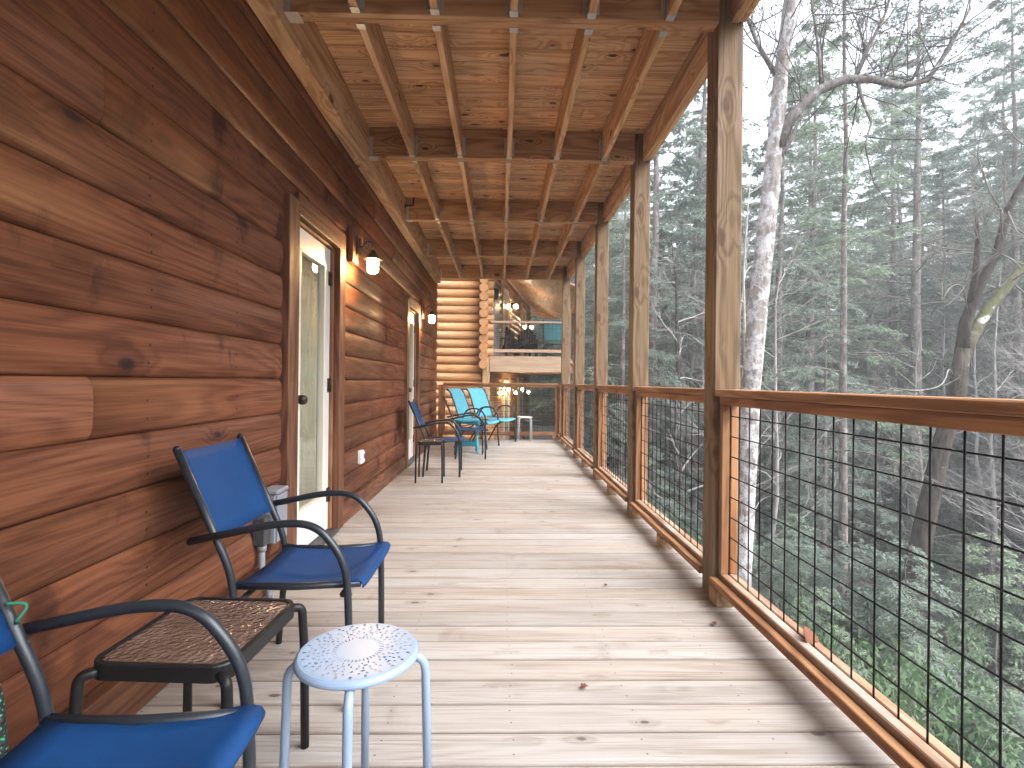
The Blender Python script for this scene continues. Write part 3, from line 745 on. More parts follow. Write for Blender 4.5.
lantern(7.70, 'small looking lit jar lantern beside the farther glass door')
t = thing('power_outlet', (-1.185, 4.475, 0.442), 'small white weatherproof power outlet low on the log wall', 'outlet'); L = t.location.copy()
m = MB(); m.box(-1.212, -1.172, 4.43, 4.52, .385, .50, .008); m.build('cover', M['white_pl'], t, L)
m = MB(); m.box(-1.1715, -1.164, 4.445, 4.505, .40, .485, .004); m.build('face_plate', M['white_pl'], t, L)
m = MB(); m.box(-1.1638, -1.161, 4.462, 4.488, .43, .47, .001); m.build('socket', M['dark_box'], t, L)
t = thing('disconnect_box', (-1.18, 2.66, 0.4), 'grey electrical box with conduit on the wall behind the nearest upright blue chair', 'electrical box'); L = t.location.copy()
m = MB(); m.box(-1.21, -1.125, 2.635, 2.765, .27, .52, .006); m.build('housing', M['grey_box'], t, L)
m = MB(); m.box(-1.205, -1.115, 2.628, 2.772, .5205, .540, .004); m.box(-1.1245, -1.116, 2.64, 2.76, .28, .515, .003); m.build('cover', M['grey_box'], t, L)
m = MB(); m.box(-1.21, -1.145, 2.565, 2.633, .28, .42, .006); m.build('junction', M['dark_box'], t, L)
m = MB(); m.tube(arc([(-1.175, 2.60, .28), (-1.175, 2.60, .15), (-1.150, 2.63, .05), (-1.150, 2.63, .001)], .05), .016, 12); m.tube([(-1.175, 2.60, .28), (-1.175, 2.60, .25)], .022, 12); m.build('conduit', M['conduit'], t, L)
hk = MB(); hk.tube(arc([(-1.09, 5.83, 3.05), (-1.0, 5.83, 3.055), (-.995, 5.83, 3.145)], .015), .010, 8); hk.tube([(-1.0925, 5.83, 3.05), (-1.083, 5.83, 3.05)], .026, 12)
tag(hk.build('hook', M['black'], None, (-1.09, 5.83, 3.05)), 'black bent metal hook on the overhead ledger board', 'hook')

# ------------------------------------------------------------------ chairs
def grid_lerp(a, b, nu, nv, width0, width1, sag=0.0):
    g = []
    for i in range(nu):
        u = i / (nu - 1); rowp = []
        for j in range(nv):
            v = j / (nv - 1); hw = width0 + (width1 - width0) * u
            s = sag * math.sin(math.pi * v) * math.sin(math.pi * min(1, max(0, u * .9 + .05)))
            p = a + (b - a) * u; rowp.append((p.x, -hw + 2 * hw * v, p.z - s))
        g.append(rowp)
    return g
def blue_chair(loc, rz, label):
    t = thing('patio_chair', loc, label, 'chair', 'blue sling patio armchairs', rz)
    R_ = 0.0128
    for s in (-1, 1):
        m = MB(); m.tube(arc([(-.325, s * .235, .560), (-.04, s * .236, .622), (.09, s * .236, .622), (.19, s * .236, .50), (.202, s * .236, .34), (.205, s * .236, .001)], .13, 8), R_, 12)
        m.build('arm_and_front_leg', M['frame'], t)
        m = MB(); m.tube(arc([(-.380, s * .212, .858), (-.182, s * .212, .415), (-.20, s * .212, .20), (-.215, s * .212, .001)], .14, 7), R_, 12); m.build('back_leg', M['frame'], t)
        m = MB(); m.tube([(-.19, s * .203, .402), (.0, s * .203, .400), (.232, s * .203, .412)], R_ * .95, 12); m.tube([(.19, s * .203, .400), (.204, s * .236, .385)], .009, 8); m.build('seat_rail', M['frame'], t)
    m = MB(); m.tube([(.17, -.2, .372), (.17, .2, .372)], .010, 10); m.tube([(-.175, -.21, .35), (-.175, .21, .35)], .010, 10); m.build('cross_bar', M['frame'], t)
    gr = []
    prof = [(-.185, .408), (-.12, .402), (0, .398), (.12, .406), (.2, .417), (.222, .4195), (.236, .416), (.243, .406), (.241, .396)]
    for x, zz in prof:
        gr.append([(x, -.212 + .424 * j / 10, zz + .005 * (1 if j in (0, 10) else 0) - .016 * math.sin(math.pi * j / 10) * (1 if x < .15 else .3)) for j in range(11)])
    m = MB(); m.sheet(gr, .005); m.build('seat', M['blue'], t)
    gr = []
    for i in range(9):
        u = i / 8; x = -.378 + u * (.134); zz = .853 - u * .297
        gr.append([(x + .012 * math.sin(math.pi * j / 10) * -1 + .014 * (0 if j in (0, 10) else 0), -.209 + .418 * j / 10, zz - .004 * math.sin(math.pi * j / 10)) for j in range(11)])
    m = MB(); m.sheet(gr, .006)
    m.build('backrest', M['blue'], t)
    for s in (-1, 1):
        m = MB(); m.sphere((-.381, s * .212, .861), .0132, 8); m.build('end_cap', M['black'], t)
    return t
c1 = blue_chair((-.700, 1.975, 0), 0.0, 'deep blue sling armchair in full view beside the glass table near the white door')
dup(c1, (-.722, 0.872, 0), R(1.0), 'closest blue sling armchair, cut off at the lower left corner')
dup(c1, (-.675, 6.19, 0), R(2), 'dark blue sling armchair behind the small dark table before the farther door')
dup(c1, (-.44, 7.56, 0), R(7), 'farthest blue sling armchair, seen edge on in front of the turquoise table')

def high_chair(loc, rz, label):
    t = thing('high_back_chair', loc, label, 'chair', 'turquoise high back sling chairs', rz)
    for s in (-1, 1):
        m = MB(); m.tube(arc([(-.20, s * .275, .45), (-.10, s * .285, .655), (.13, s * .29, .655), (.235, s * .29, .54), (.225, s * .285, .30), (.255, s * .285, .001)], .11, 7), .0145, 10); m.build('arm_and_front_leg', M['frame'], t)
        m = MB(); m.tube(arc([(-.47, s * .262, .965), (-.40, s * .262, .90), (-.225, s * .262, .43), (.10, s * .262, .415), (.245, s * .262, .425)], .08, 6), .013, 10); m.build('side_rail', M['frame'], t)
        m = MB(); m.tube(arc([(.06, s * .268, .41), (-.14, s * .272, .30), (-.33, s * .275, .001)], .05), .0135, 10); m.build('back_leg', M['frame'], t)
    m = MB(); m.tube([(.2, -.26, .40), (.2, .26, .40)], .011, 8); m.tube([(-.2, -.26, .36), (-.2, .26, .36)], .011, 8); m.build('cross_bar', M['frame'], t)
    pts = [(-.472, .972), (-.455, .95), (-.40, .885), (-.35, .76), (-.30, .63), (-.25, .50), (-.232, .45)]
    gr = [[(x - .02 * math.sin(math.pi * j / 8), -.27 + .54 * j / 8, zz) for j in range(9)] for x, zz in pts]
    m = MB(); m.sheet(gr, .006); m.build('backrest', M['turq'], t)
    pts = [(-.225, .436), (-.1, .428), (.05, .424), (.18, .434), (.245, .437), (.262, .425), (.262, .408)]
    gr = [[(x, -.27 + .54 * j / 8, zz - .018 * math.sin(math.pi * j / 8)) for j in range(9)] for x, zz in pts]
    m = MB(); m.sheet(gr, .006); m.build('seat', M['turq'], t)
    return t
h1 = high_chair((-.36, 8.74, 0), R(-20), 'turquoise high back sling chair next to the turquoise folding table')
dup(h1, (-.09, 9.38, 0), R(-32), 'turquoise high back sling chair in the far corner next to the white stool')

# ------------------------------------------------------------------ tables and stools
def rrect(hx, hy, r, n=6):
    out = []
    for cx, cy, a0 in ((hx - r, hy - r, 0), (-hx + r, hy - r, 90), (-hx + r, -hy + r, 180), (hx - r, -hy + r, 270)):
        for k in range(n + 1):
            a = R(a0 + 90 * k / n); out.append((cx + r * math.cos(a), cy + r * math.sin(a)))
    return out
def slab(mb, out, z0, z1, b=.003, scale=1.0):
    n = len(out); vs = []; inn = 1 - b * 6
    for k, zz in ((inn, z0), (1, z0 + b), (1, z1 - b), (inn, z1)):
        vs += [(x * k, y * k, zz) for x, y in out]
    fs = [(i * n + j, i * n + (j + 1) % n, (i + 1) * n + (j + 1) % n, (i + 1) * n + j) for i in range(3) for j in range(n)]
    fs += [tuple(range(n))[::-1], tuple(range(3 * n, 4 * n))]
    mb.add(vs, fs)
def glass_table(loc, rz, label):
    t = thing('side_table', loc, label, 'table', 'small dark side tables with glass tops', rz)
    o = rrect(.166, .186, .045); ii = rrect(.153, .173, .036); n = len(o)
    m = MB()
    vs = []
    for ring, zz in ((o, .412), (o, .446), ([(x * .99, y * .99) for x, y in o], .450), (ii, .450), (ii, .412)): vs += [(x, y, zz) for x, y in ring]
    m.add(vs, [(i * n + j, i * n + (j + 1) % n, ((i + 1) % 5) * n + (j + 1) % n, ((i + 1) % 5) * n + j) for i in range(5) for j in range(n)])
    m.build('rim', M['black'], t)
    m = MB(); slab(m, rrect(.152, .172, .035), .438, .446, .001); m.build('glass_top', M['tglass'], t)
    for sx in (-1, 1):
        for sy in (-1, 1):
            m = MB(); m.tube(arc([(sx * .135, sy * .168, .425), (sx * .170, sy * .193, .425), (sx * .177, sy * .198, .30), (sx * .180, sy * .201, .001)], .06, 6), .0125, 10); m.build('leg', M['black'], t)
    return t
g1 = glass_table((-.766, 1.378, 0), R(-3), 'small side table with a hammered brown glass top between the two nearest blue chairs')
dup(g1, (-.775, 5.80, 0), R(3), 'small dark side table in front of the farther glass door', scale=(.79, .92, .985))

def stool(loc, rz, label, mat, nh=True):
    t = thing('round_stool', loc, label, 'stool', 'round metal stools with pierced seats', rz)
    # seat disc with real perforations: a polar grid with cells left out, top and bottom sheets joined by their rims
    rad = [0, .025, .05, .0605, .066, .0735, .077, .0835, .087, .0935, .0975, .1045, .1085, .1155, .119, .128, .136, .1405, .1435]
    n = 120; m = MB()
    def zt(r): return .4515 - (.0075 * ((r - .133) / .0105) ** 2 if r > .133 else 0)
    vs = []
    for r in rad:
        for k in range(n): a = 2 * math.pi * k / n; vs.append((r * math.cos(a), r * math.sin(a), zt(r)))
    for r in rad:
        for k in range(n): a = 2 * math.pi * k / n; vs.append((r * math.cos(a), r * math.sin(a), zt(r) - .0016))
    NB = len(rad) * n; fs = []
    def hole(i, k):
        if i == 2: return k % 3 == 0
        if i == 4: return k % 4 in (1,) and k % 12 != 9
        if i == 6: return k % 4 == 3 or k % 12 == 2
        if i == 8: return k % 3 == 1 and (k // 3) % 5 != 0
        if i == 10: return k % 4 in (0, 1) if (k // 4) % 3 == 0 else k % 4 == 0
        if i == 12: return k % 3 == 2 and (k // 3) % 4 != 2
        if i == 14: return k % 5 == 2
        return False
    for i in range(len(rad) - 1):
        for k in range(n):
            k2 = (k + 1) % n; a, b, c, d = i * n + k, (i + 1) * n + k, (i + 1) * n + k2, i * n + k2
            if hole(i, k):
                for p, q in ((a, b), (b, c), (c, d), (d, a)): fs.append((p, q, q + NB, p + NB))
                continue
            fs.append((a, b, c, d)); fs.append((NB + d, NB + c, NB + b, NB + a))
    m.add(vs, fs)
    m.lathe([(.1432, .4442), (.1447, .4405), (.1442, .436), (.1405, .4335), (.1385, .436), (.1395, .441), (.1425, .4436)], (0, 0, 0), 72)
    m.build('seat', mat, t)
    for k in range(4):
        a = R(8 + 90 * k); c, s = math.cos(a), math.sin(a)
        m = MB(); m.tube(arc([(.02 * c, .02 * s, .428), (.160 * c, .160 * s, .428), (.172 * c, .172 * s, .001)], .045, 7), .0105, 12); m.build('leg', mat, t)
        m = MB(); m.tube([(.1722 * c, .1722 * s, .0), (.1718 * c, .1718 * s, .012)], .0122, 10); m.build('foot_cap', M['white_pl'], t)
    return t
s1 = stool((-.338, 1.262, 0), R(0), 'pale blue round metal stool with a pierced seat in the foreground', M['sky_blue'])
s2 = stool((.45, 9.66, 0), R(40), 'white round metal stool at the far end of the deck', M['white_en'])
# folding turquoise table
t = thing('folding_table', (-.50, 8.08, 0), 'turquoise resin folding table in front of the turquoise chairs', 'table', None, R(2))
m = MB(); slab(m, rrect(.205, .24, .10), .485, .512, .004); m.build('tabletop', M['turq_plastic'], t)
m = MB(); slab(m, rrect(.185, .21, .09), .45, .4845, .004); m.build('apron', M['dturq'], t)
for s in (-1, 1):
    m = MB(); m.obox((s * .155, -.13, .0), (s * .125, .10, .452), .03, .045); m.build('leg', M['turq_plastic'], t)
    m = MB(); m.obox((s * .125, .15, .0), (s * .155, -.10, .452), .03, .045); m.build('leg', M['turq_plastic'], t)
m = MB(); m.box(-.14, .14, -.10, -.075, .10, .165, .004); m.build('cross_bar', M['dturq'], t)
m = MB(); m.box(-.11, .11, .10, .125, .10, .165, .004); m.build('cross_bar', M['dturq'], t)

# ------------------------------------------------------------------ cords by the nearest chair
rp = MB(); pts = [(-.955, .985, .555), (-.945, 1.0, .50), (-.942, 1.005, .40), (-.940, 1.01, .30), (-.945, 1.0, .15), (-.935, .99, .02), (-.88, .97, .016), (-.84, .92, .016)]
rp.tube(arc(pts, .05), .012, 10)
tag(rp.build('rope', M['rope'], None, (-.945, 1.0, 0)), 'black rope flecked with green hanging behind the closest chair', 'rope')
cr = MB()
cr.tube([(-.985 + .022 * math.cos(a), 1.075 + .01 * math.sin(3 * a), .622 + .022 * math.sin(a)) for a in np.linspace(0, 11, 50)], .0035, 6)
cr.tube(arc([(-.985, 1.075, .60), (-.975, 1.07, .57), (-.96, 1.085, .557)], .02), .0035, 6)
tag(cr.build('cord', M['rope_g'], None, (-1.02, 1.075, .62)), 'tangle of thin green cord tied at the arm of the closest chair', 'cord')
def leaf(loc, s, label, tilt=(0.2, 0.1, 0.0), seed=0):
    rg = random.Random(seed); m = MB(); g = []
    for i in range(7):
        u = i / 6; wd = .5 * math.sin(math.pi * u ** .8) * (1 + .25 * math.sin(u * 17 + seed)) + .01
        g.append([((u - .5), wd * (v - .5) * 1.3, .12 * math.sin(u * 3) + .25 * abs(v - .5) * wd * 2 + .05 * rg.random()) for v in (0, .25, .5, .75, 1)])
    m.sheet(g, .012); o = m.build('fallen_leaf', M['leaf_dead']); o.location = loc; o.scale = (s, s, s); o.rotation_euler = tilt
    return tag(o, label, 'leaf')
leaf((1.158, 1.935, .152), .09, 'rust brown leaf caught on the bottom rail of the nearest section', (.6, -.5, 1.2), 1)
leaf((.31, 1.86, .006), .034, 'curled rust leaf lying on the planks near the middle of the deck', (0.1, 0, .4), 2)
leaf((.98, 2.35, .004), .035, 'dark dry leaf on the planks left of the nearest post', (0, 0.1, 2.0), 3)
leaf((.58, 2.80, .004), .03, 'tiny dry leaf on the planks right of centre', (0, 0.1, 1.0), 4)

exec_neighbour = True
# ------------------------------------------------------------------ neighbouring cabin beyond the deck end
nb = thing('neighbour_cabin', (-1.5, 14, 0), 'honey coloured log cabin beyond the deck end with stacked porches and crossed log corner', 'cabin')
NL = nb.location.copy(); NY = 12.5
m = MB(); random.seed(5); z = -4.4; k = 0
while z < 5.0:
    x1 = -.20 + random.uniform(-.02, .02) if z > 1.45 else -.42
    m.tube([(-4.5, NY, z), (x1, NY, z)], .104, 16); z += .2; k += 1
m.build('front_wall', M['new_log'], nb, NL)
m = MB(); z = -4.3
while z < 5.0:
    y0 = NY - .30 + random.uniform(-.02, .02) if z > 1.45 else NY + .1
    m.tube([(-.42, y0, z), (-.42, NY, z), (-.42 + .175 * 8.6, NY + 8.6, z)], .104, 16); z += .2
m.build('side_wall', M['new_log_y'], nb, NL)
m = MB(); m.box(-.44, -.27, NY - .16, NY - .02, -4.5, 1.66, .006); m.build('corner_post', M['honey_post'], nb, NL)
def shear(m):
    m.v = [(p[0] + .175 * max(0, p[1] - NY), p[1], p[2]) for p in m.v]
    return m
# upper porch
m = MB(); m.box(-.30, 1.62, NY - .14, 21.0, 1.60, 1.70, .004); shear(m).build('porch_floor', M['joist'], nb, NL)
m = MB(); m.box(-.268, 1.62, NY - .18, NY - .142, 1.33, 1.70, .004); shear(m).build('fascia', M['pale_band'], nb, NL)
m = MB()
for y in np.arange(NY + .3, 20.8, .6): m.box(-.30, 1.6, y, y + .04, 1.38, 1.598, .003)
shear(m).build('porch_joists', M['joist'], nb, NL)
def slope(x): return 4.02 - .427 * x
m = MB()
for x in np.arange(-.30, 1.8, .14):
    e = x + .137; ya, yb = NY - .6, 21.4
    m.add([(x, ya, slope(x)), (e, ya, slope(e)), (e, yb, slope(e)), (x, yb, slope(x)), (x, ya, slope(x) + .04), (e, ya, slope(e) + .04), (e, yb, slope(e) + .04), (x, yb, slope(x) + .04)],
          [(0, 3, 2, 1), (4, 5, 6, 7), (0, 1, 5, 4), (1, 2, 6, 5), (2, 3, 7, 6), (3, 0, 4, 7)])
shear(m).build('porch_ceiling', M['porch_board'], nb, NL)
m = MB(); m.obox((-.3, 21.2, slope(-.3) - .13), (1.8, 21.2, slope(1.8) - .13), .06, .24); shear(m).build('end_rafter', M['beam'], nb, NL)
m = MB(); m.box(1.52, 1.66, NY - .1, NY + .04, -4.9, slope(1.6), .005); shear(m).build('porch_post', M['post'], nb, NL)
m = MB(); m.box(1.52, 1.66, 20.9, 21.04, -4.9, slope(1.6), .005); shear(m).build('porch_post', M['post'], nb, NL)
m = MB(); m.box(1.52, 1.66, 17.0, 17.14, -4.9, slope(1.6), .005); shear(m).build('porch_post', M['post'], nb, NL)
# lower porch
m = MB(); m.box(-.30, 1.8, NY - .14, 21.0, -1.0, -.90, .004); shear(m).build('lower_floor', M['deck'], nb, NL)
m = MB(); m.box(-.268, 1.8, NY - .18, NY - .142, -1.3, -.90, .004); shear(m).build('lower_fascia', M['pale_band'], nb, NL)
for ya, zz in ((14.4, 1.70), (18.3, 1.70), (14.6, -.9), (17.6, -.9)):
    m = MB(); m.box(-.34, -.285, ya, ya + .95, zz + .02, zz + 2.05, .004); dd = shear(m).build('door', M['door'], nb, NL)
    m = MB(); m.box(-.2848, -.280, ya + .14, ya + .81, zz + .3, zz + 1.9, .001); shear(m).build('pane', M['glass'], dd, NL)
    for q in (ya - .12, ya + .955):
        m = MB(); m.box(-.345, -.27, q, q + .115, zz + .005, zz + 2.15, .004); shear(m).build('door_trim', M['honey_post'], nb, NL)
m = MB(); m.box(-.34, -.285, NY + .6, NY + 1.35, 1.75, 3.55, .004); shear(m).build('grey_panel', M['grey_box'], nb, NL)
def simple_rail(x0, x1, y, zf, label):
    t = thing('porch_railing', ((x0 + x1) / 2, y, zf), label, 'railing', 'porch railings of the neighbouring cabin'); L = t.location.copy()
    m = MB(); m.box(x0, x1, y - .06, y + .06, zf + .80, zf + .845, .003); m.build('top_rail', M['pale_band'], t, L)
    m = MB(); m.box(x0, x1, y - .03, y + .03, zf + .10, zf + .17, .003); m.build('bottom_rail', M['pale_band'], t, L)
    m = MB()
    for x in np.arange(x0 + .06, x1, .1016): m.tube([(x, y, zf + .17), (x, y, zf + .80)], .0026, 5)
    for zz in np.arange(zf + .27, zf + .80, .1016): m.tube([(x0, y + .006, zz), (x1, y + .006, zz)], .0026, 5)
    m.build('wire_mesh', M['wire'], t, L)
simple_rail(-.26, 1.515, NY - .05, 1.70, 'pinkish porch railing of the upper porch in front of the black chairs')
simple_rail(1.25, 3.0, 20.95, -.90, 'low porch railing at the far end of the lower porch under the string of bulbs')
def porch_lamp(loc, label):
    t = thing('porch_lamp', loc, label, 'lamp', 'lit lamps on the neighbouring porch'); x, y, z = loc
    m = MB(); m.box(-.02, .06, -.05, .05, -.06, .08, .004); m.tube([(.05, 0, .05), (.12, 0, .09), (.14, 0, .05)], .01, 8); m.lathe([(.02, .06), (.085, .03), (.08, .027), (.02, .04)], (.14, 0, 0), 16); m.build('bracket', M['bronze'], t)
    m = MB(); m.sphere((.14, 0, -.02), .06, 10); m.build('globe', M['porch_lamp'], t)
porch_lamp((.29, 15.9, 3.42), 'glowing globe lamp on the upper porch wall beside the door')
porch_lamp((1.02, 20.0, 3.22), 'glowing globe lamp deep in the upper porch above the black chairs')
fl = MB(); fl.tube([(-.26, NY + .4, 3.33), (-.16, NY + .4, 3.33)], .02, 8); fl.lathe([(.02, .16), (.075, .14), (.07, -.02), (.05, -.10), (.02, -.12)], (-.15, NY + .4, 3.25), 10)
tag(fl.build('unlit_lantern', M['black'], None, (-.25, NY + .4, 3.3)), 'unlit black wall lantern by the crossed log corner', 'lantern')
# string of bulbs under the porch
st = thing('string_lights', (1.0, 14.5, .9), 'string of warm round bulbs under the upper porch', 'string lights'); SL = st.location.copy()
m = MB(); p = []
for i in range(25):
    u = i / 24; p.append((-.25 + 1.25 * u, 13.6 + 2.6 * u, .98 - .16 * abs(math.sin(u * math.pi * 3)) + .05))
m.tube(p, .006, 6); m.build('cord', M['black'], st, SL)
for i in (1, 5, 9, 13, 17, 21):
    q = p[i]; m = MB(); m.tube([q, (q[0], q[1], q[2] - .06)], .016, 8); m.build('socket', M['black'], st, SL)
    m = MB(); m.sphere((q[0], q[1], q[2] - .10), .036, 10); m.build('bulb', M['bulb'], st, SL)
# furniture on the porches
def slat_chair(loc, rz, mat, label, group=None):
    t = thing('slatted_chair', loc, label, 'chair', group, rz)
    m = MB()
    for k in range(7):
        q = k - 3; h = .98 - .022 * q * q
        m.obox((-.22, q * .078, .34), (-.22 - .42 * (h - .34), q * .078, h), .066, .02, up=(1, 0, 0))
    m.build('backrest', mat, t)
    m = MB()
    for k in range(6): m.obox((-.22 + k * .095, -.26, .33 + k * .018), (-.22 + k * .095, .26, .33 + k * .018), .08, .02)
    m.build('seat', mat, t)
    for s in (-1, 1):
        m = MB(); m.obox((-.34, s * .31, .56), (.34, s * .31, .58), .11, .022); m.build('armrest', mat, t)
        m = MB(); m.obox((.28, s * .29, 0), (.28, s * .29, .57), .09, .025, up=(1, 0, 0)); m.build('leg', mat, t)
        m = MB(); m.obox((-.52, s * .27, .02), (.27, s * .27, .40), .025, .10); m.build('leg', mat, t)
    return t
bc = slat_chair((.28, 14.4, 1.70), R(-65), M['black'], 'black slatted chair on the upper porch nearest the log wall', 'black slatted chairs on the upper porch')
dup(bc, (.72, 14.9, 1.70), R(-95), 'black slatted chair in the middle of the upper porch', 'black slatted chairs on the upper porch')
tc_ = dup(h1, (1.42, 13.5, 1.70), R(80), 'teal sling chair with its back to the viewer on the upper porch', 'teal sling chair', scale=(1, 1.15, 1.0))
t = thing('patio_table', (1.0, 14.2, 1.70), 'low black table beside the teal chair on the upper porch', 'table'); 
m = MB(); slab(m, rrect(.25, .25, .03), .46, .49, .003); m.build('tabletop', M['black'], t)
for sx in (-1, 1):
    for sy in (-1, 1):
        m = MB(); m.tube([(sx * .22, sy * .22, .46), (sx * .22, sy * .22, .001)], .018, 8); m.build('leg', M['black'], t)
t = thing('hot_tub', (1.62, 15.6, -.9), 'black covered hot tub on the lower porch seen through the end railing', 'hot tub')
m = MB(); slab(m, rrect(.92, .92, .16), .0, .78, .006); m.build('cabinet', M['dark_box'], t)
m = MB(); slab(m, rrect(.96, .96, .17), .785, .90, .006); slab(m, rrect(.93, .45, .05), .902, .97, .006); m.build('cover', M['black'], t)

# ------------------------------------------------------------------ vegetation
rs = np.random.RandomState(7)
def leaves_mesh(name, P, D, U, Ls, Ws, mat, parent):
    """one diamond per point: P base, D direction, U side vector"""
    n = len(P); V = np.empty((n, 4, 3), np.float32)
    Ls = Ls[:, None]; Ws = Ws[:, None]
    V[:, 0] = P; V[:, 1] = P + D * Ls * .5 + U * Ws * .5; V[:, 2] = P + D * Ls; V[:, 3] = P + D * Ls * .5 - U * Ws * .5
    return np_mesh(name, V.reshape(-1, 3), np.arange(n * 4).reshape(-1, 4), mat, parent)
def unit(a): return a / np.maximum(np.linalg.norm(a, axis=-1, keepdims=True), 1e-6)
def conifer(seed, H=17.0, r0=.2, nb=64, first=.12, Lmax=3.4, sub=16, npl=20, leaf=(.16, .05), bark='bark_g', mat='needle', bare=.25, droop=.35, label='', group='', loc=(0, 0, 0), name='hemlock_tree', lean=0.0, gaps=.25):
    rg = np.random.RandomState(seed)
    t = thing(name, loc, label, 'tree', group)
    tr = MB(); k = 12
    wob = rg.normal(0, .05, (k, 2)).cumsum(0)
    tp = [(wob[i, 0] * i / k + lean * i / k * H * .1, wob[i, 1] * i / k, H * i / (k - 1)) for i in range(k)]
    tr.tube(tp, [r0 * (1 - .93 * i / (k - 1)) * (1.25 if i == 0 else 1) for i in range(k)], 8)
    tp = np.array(tp)
    def trunk_at(z):
        f = z / H * (k - 1); i = min(int(f), k - 2); return tp[i] + (tp[i + 1] - tp[i]) * (f - i)
    P = []; D = []; U = []
    for b in range(nb):
        u = first + (1 - first) * ((b + rg.rand()) / nb) ** .95
        z = H * min(u, .985); az = b * 2.4 + rg.rand() * .9
        L = (Lmax * (1 - u) ** .75 + .25) * (.6 + .55 * rg.rand())
        if rg.rand() < gaps * .5: L *= .5
        dead = u < first + bare * rg.rand()
        base = trunk_at(z); dirh = np.array([math.cos(az), math.sin(az), 0])
        n = 7; pts = []
        up = .18 - .1 * u if not dead else .02
        for i in range(n):
            s = i / (n - 1); pts.append(base + dirh * L * s + np.array([rg.normal(0, .03 * L * s), rg.normal(0, .03 * L * s), L * (up * s * (1 - u * .2) - droop * s * s + .25 * u * s)]))
        pts = np.array(pts); rb = max(.006, r0 * .16 * (L / Lmax) ** .8)
        tr.tube(pts, [rb * (1 - .85 * i / (n - 1)) for i in range(n)], 4, caps=False)
        ns = int(sub * (.5 + .5 * L / Lmax))
        for q in range(ns):
            s = .16 + .84 * (q + rg.rand()) / ns; f = s * (n - 1); i = min(int(f), n - 2)
            p0 = pts[i] + (pts[i + 1] - pts[i]) * (f - i); tang = unit(pts[i + 1] - pts[i])
            side = unit(np.cross(tang, [0, 0, 1])) * (1 if q % 2 else -1)
            sl = L * (.34 * (1 - s) + .12) * (.6 + .8 * rg.rand())
            dd = unit(side * .85 + tang * .65 + np.array([0, 0, -.12 + rg.normal(0, .12)]))
            p1 = p0 + dd * sl + np.array([0, 0, -.12 * sl])
            if dead or q % 4 == 0: tr.tube([p0, (p0 + p1) / 2 + rg.normal(0, .03 * sl, 3), p1], [rb * .38, rb * .26, rb * .1], 3, caps=False)
            if dead: continue
            if rg.rand() < gaps: continue
            m = max(5, int(npl * (.4 + .8 * sl / .8)))
            ss = rg.rand(m); pp = p0 + (p1 - p0) * ss[:, None] + rg.normal(0, .035, (m, 3)) * [1, 1, .8]
            sgn = np.where(rg.rand(m) > .5, 1.0, -1.0)[:, None]
            s2 = unit(np.cross(dd, [0, 0, 1]))
            ld = unit(dd * .75 + sgn * s2 * .75 + rg.normal(0, .22, (m, 3)) + np.array([0, 0, -.25]))
            lu = unit(np.cross(ld, np.array([0, 0, 1.0]) + rg.normal(0, .45, (m, 3))))
            P.append(pp); D.append(ld); U.append(lu)
    tr.build('trunk', M[bark], t)
    if P:
        P = np.concatenate(P); D = np.concatenate(D); U = np.concatenate(U); m = len(P)
        leaves_mesh('crown', P, D, U, leaf[0] * (.6 + .8 * rg.rand(m)), leaf[1] * (.6 + .8 * rg.rand(m)), M[mat], t)
    return t
def branch_rec(mb, tips, p, d, L, r, lvl, rg, spread=.6, up=.15, sides=(7, 5, 4, 3, 3)):
    n = 5; pts = [p]; cur = np.array(p, float); dd = np.array(d, float)
    for i in range(n):
        dd = unit(dd + rg.normal(0, .13, 3) + np.array([0, 0, up * .15])); cur = cur + dd * L / n; pts.append(cur.copy())
    rsx = [r * (1 - .6 * i / n) for i in range(n + 1)]
    mb.tube(pts, rsx, sides[min(4 - lvl, 4)] if lvl < 5 else 7, caps=False)
    if lvl == 0: tips.append((pts[-1], dd)); return
    for c in range(3 if lvl > 1 else 4):
        i = rg.randint(2, n + 1); ax_ = unit(rg.normal(0, 1, 3)); nd = unit(dd + ax_ * spread + np.array([0, 0, up]))
        branch_rec(mb, tips, pts[i], nd, L * (.5 + .3 * rg.rand()), max(.003, rsx[i] * .6), lvl - 1, rg, spread, up, sides)
def bare_tree(seed, H=12, r0=.12, label='', group='', loc=(0, 0, 0), mat='twig', name='bare_tree', nl=14, leafn=0):
    rg = np.random.RandomState(seed); t = thing(name, loc, label, 'tree', group); mb = MB(); tips = []
    k = 9; wob = rg.normal(0, .12, (k, 2)).cumsum(0)
    tp = [np.array((wob[i, 0], wob[i, 1], H * i / (k - 1))) for i in range(k)]
    mb.tube(tp, [r0 * (1 - .9 * i / (k - 1)) for i in range(k)], 7, caps=False); mb.build('trunk', M[mat], t)
    mb = MB()
    for b in range(nl):
        u = .22 + .75 * b / nl; f = u * (k - 1); i = min(int(f), k - 2); p = tp[i] + (tp[i + 1] - tp[i]) * (f - i)
        az = rg.rand() * 6.28; d = np.array([math.cos(az), math.sin(az), .5])
        branch_rec(mb, tips, p, unit(d), H * .17 * (1.2 - u * .6), r0 * .34 * (1 - u * .6), 3, rg)
    mb.build('crown', M['twig'], t)
    if leafn and tips:
        idx = rg.randint(0, len(tips), leafn); P = np.array([tips[i][0] for i in idx]) + rg.normal(0, .12, (leafn, 3)); D = unit(rg.normal(0, 1, (leafn, 3)) + [0, 0, -.6]); U = unit(np.cross(D, rg.normal(0, 1, (leafn, 3))))
        leaves_mesh('leaves', P, D, U, np.full(leafn, .11), np.full(leafn, .07), M['rustleaf'], t)
    return t
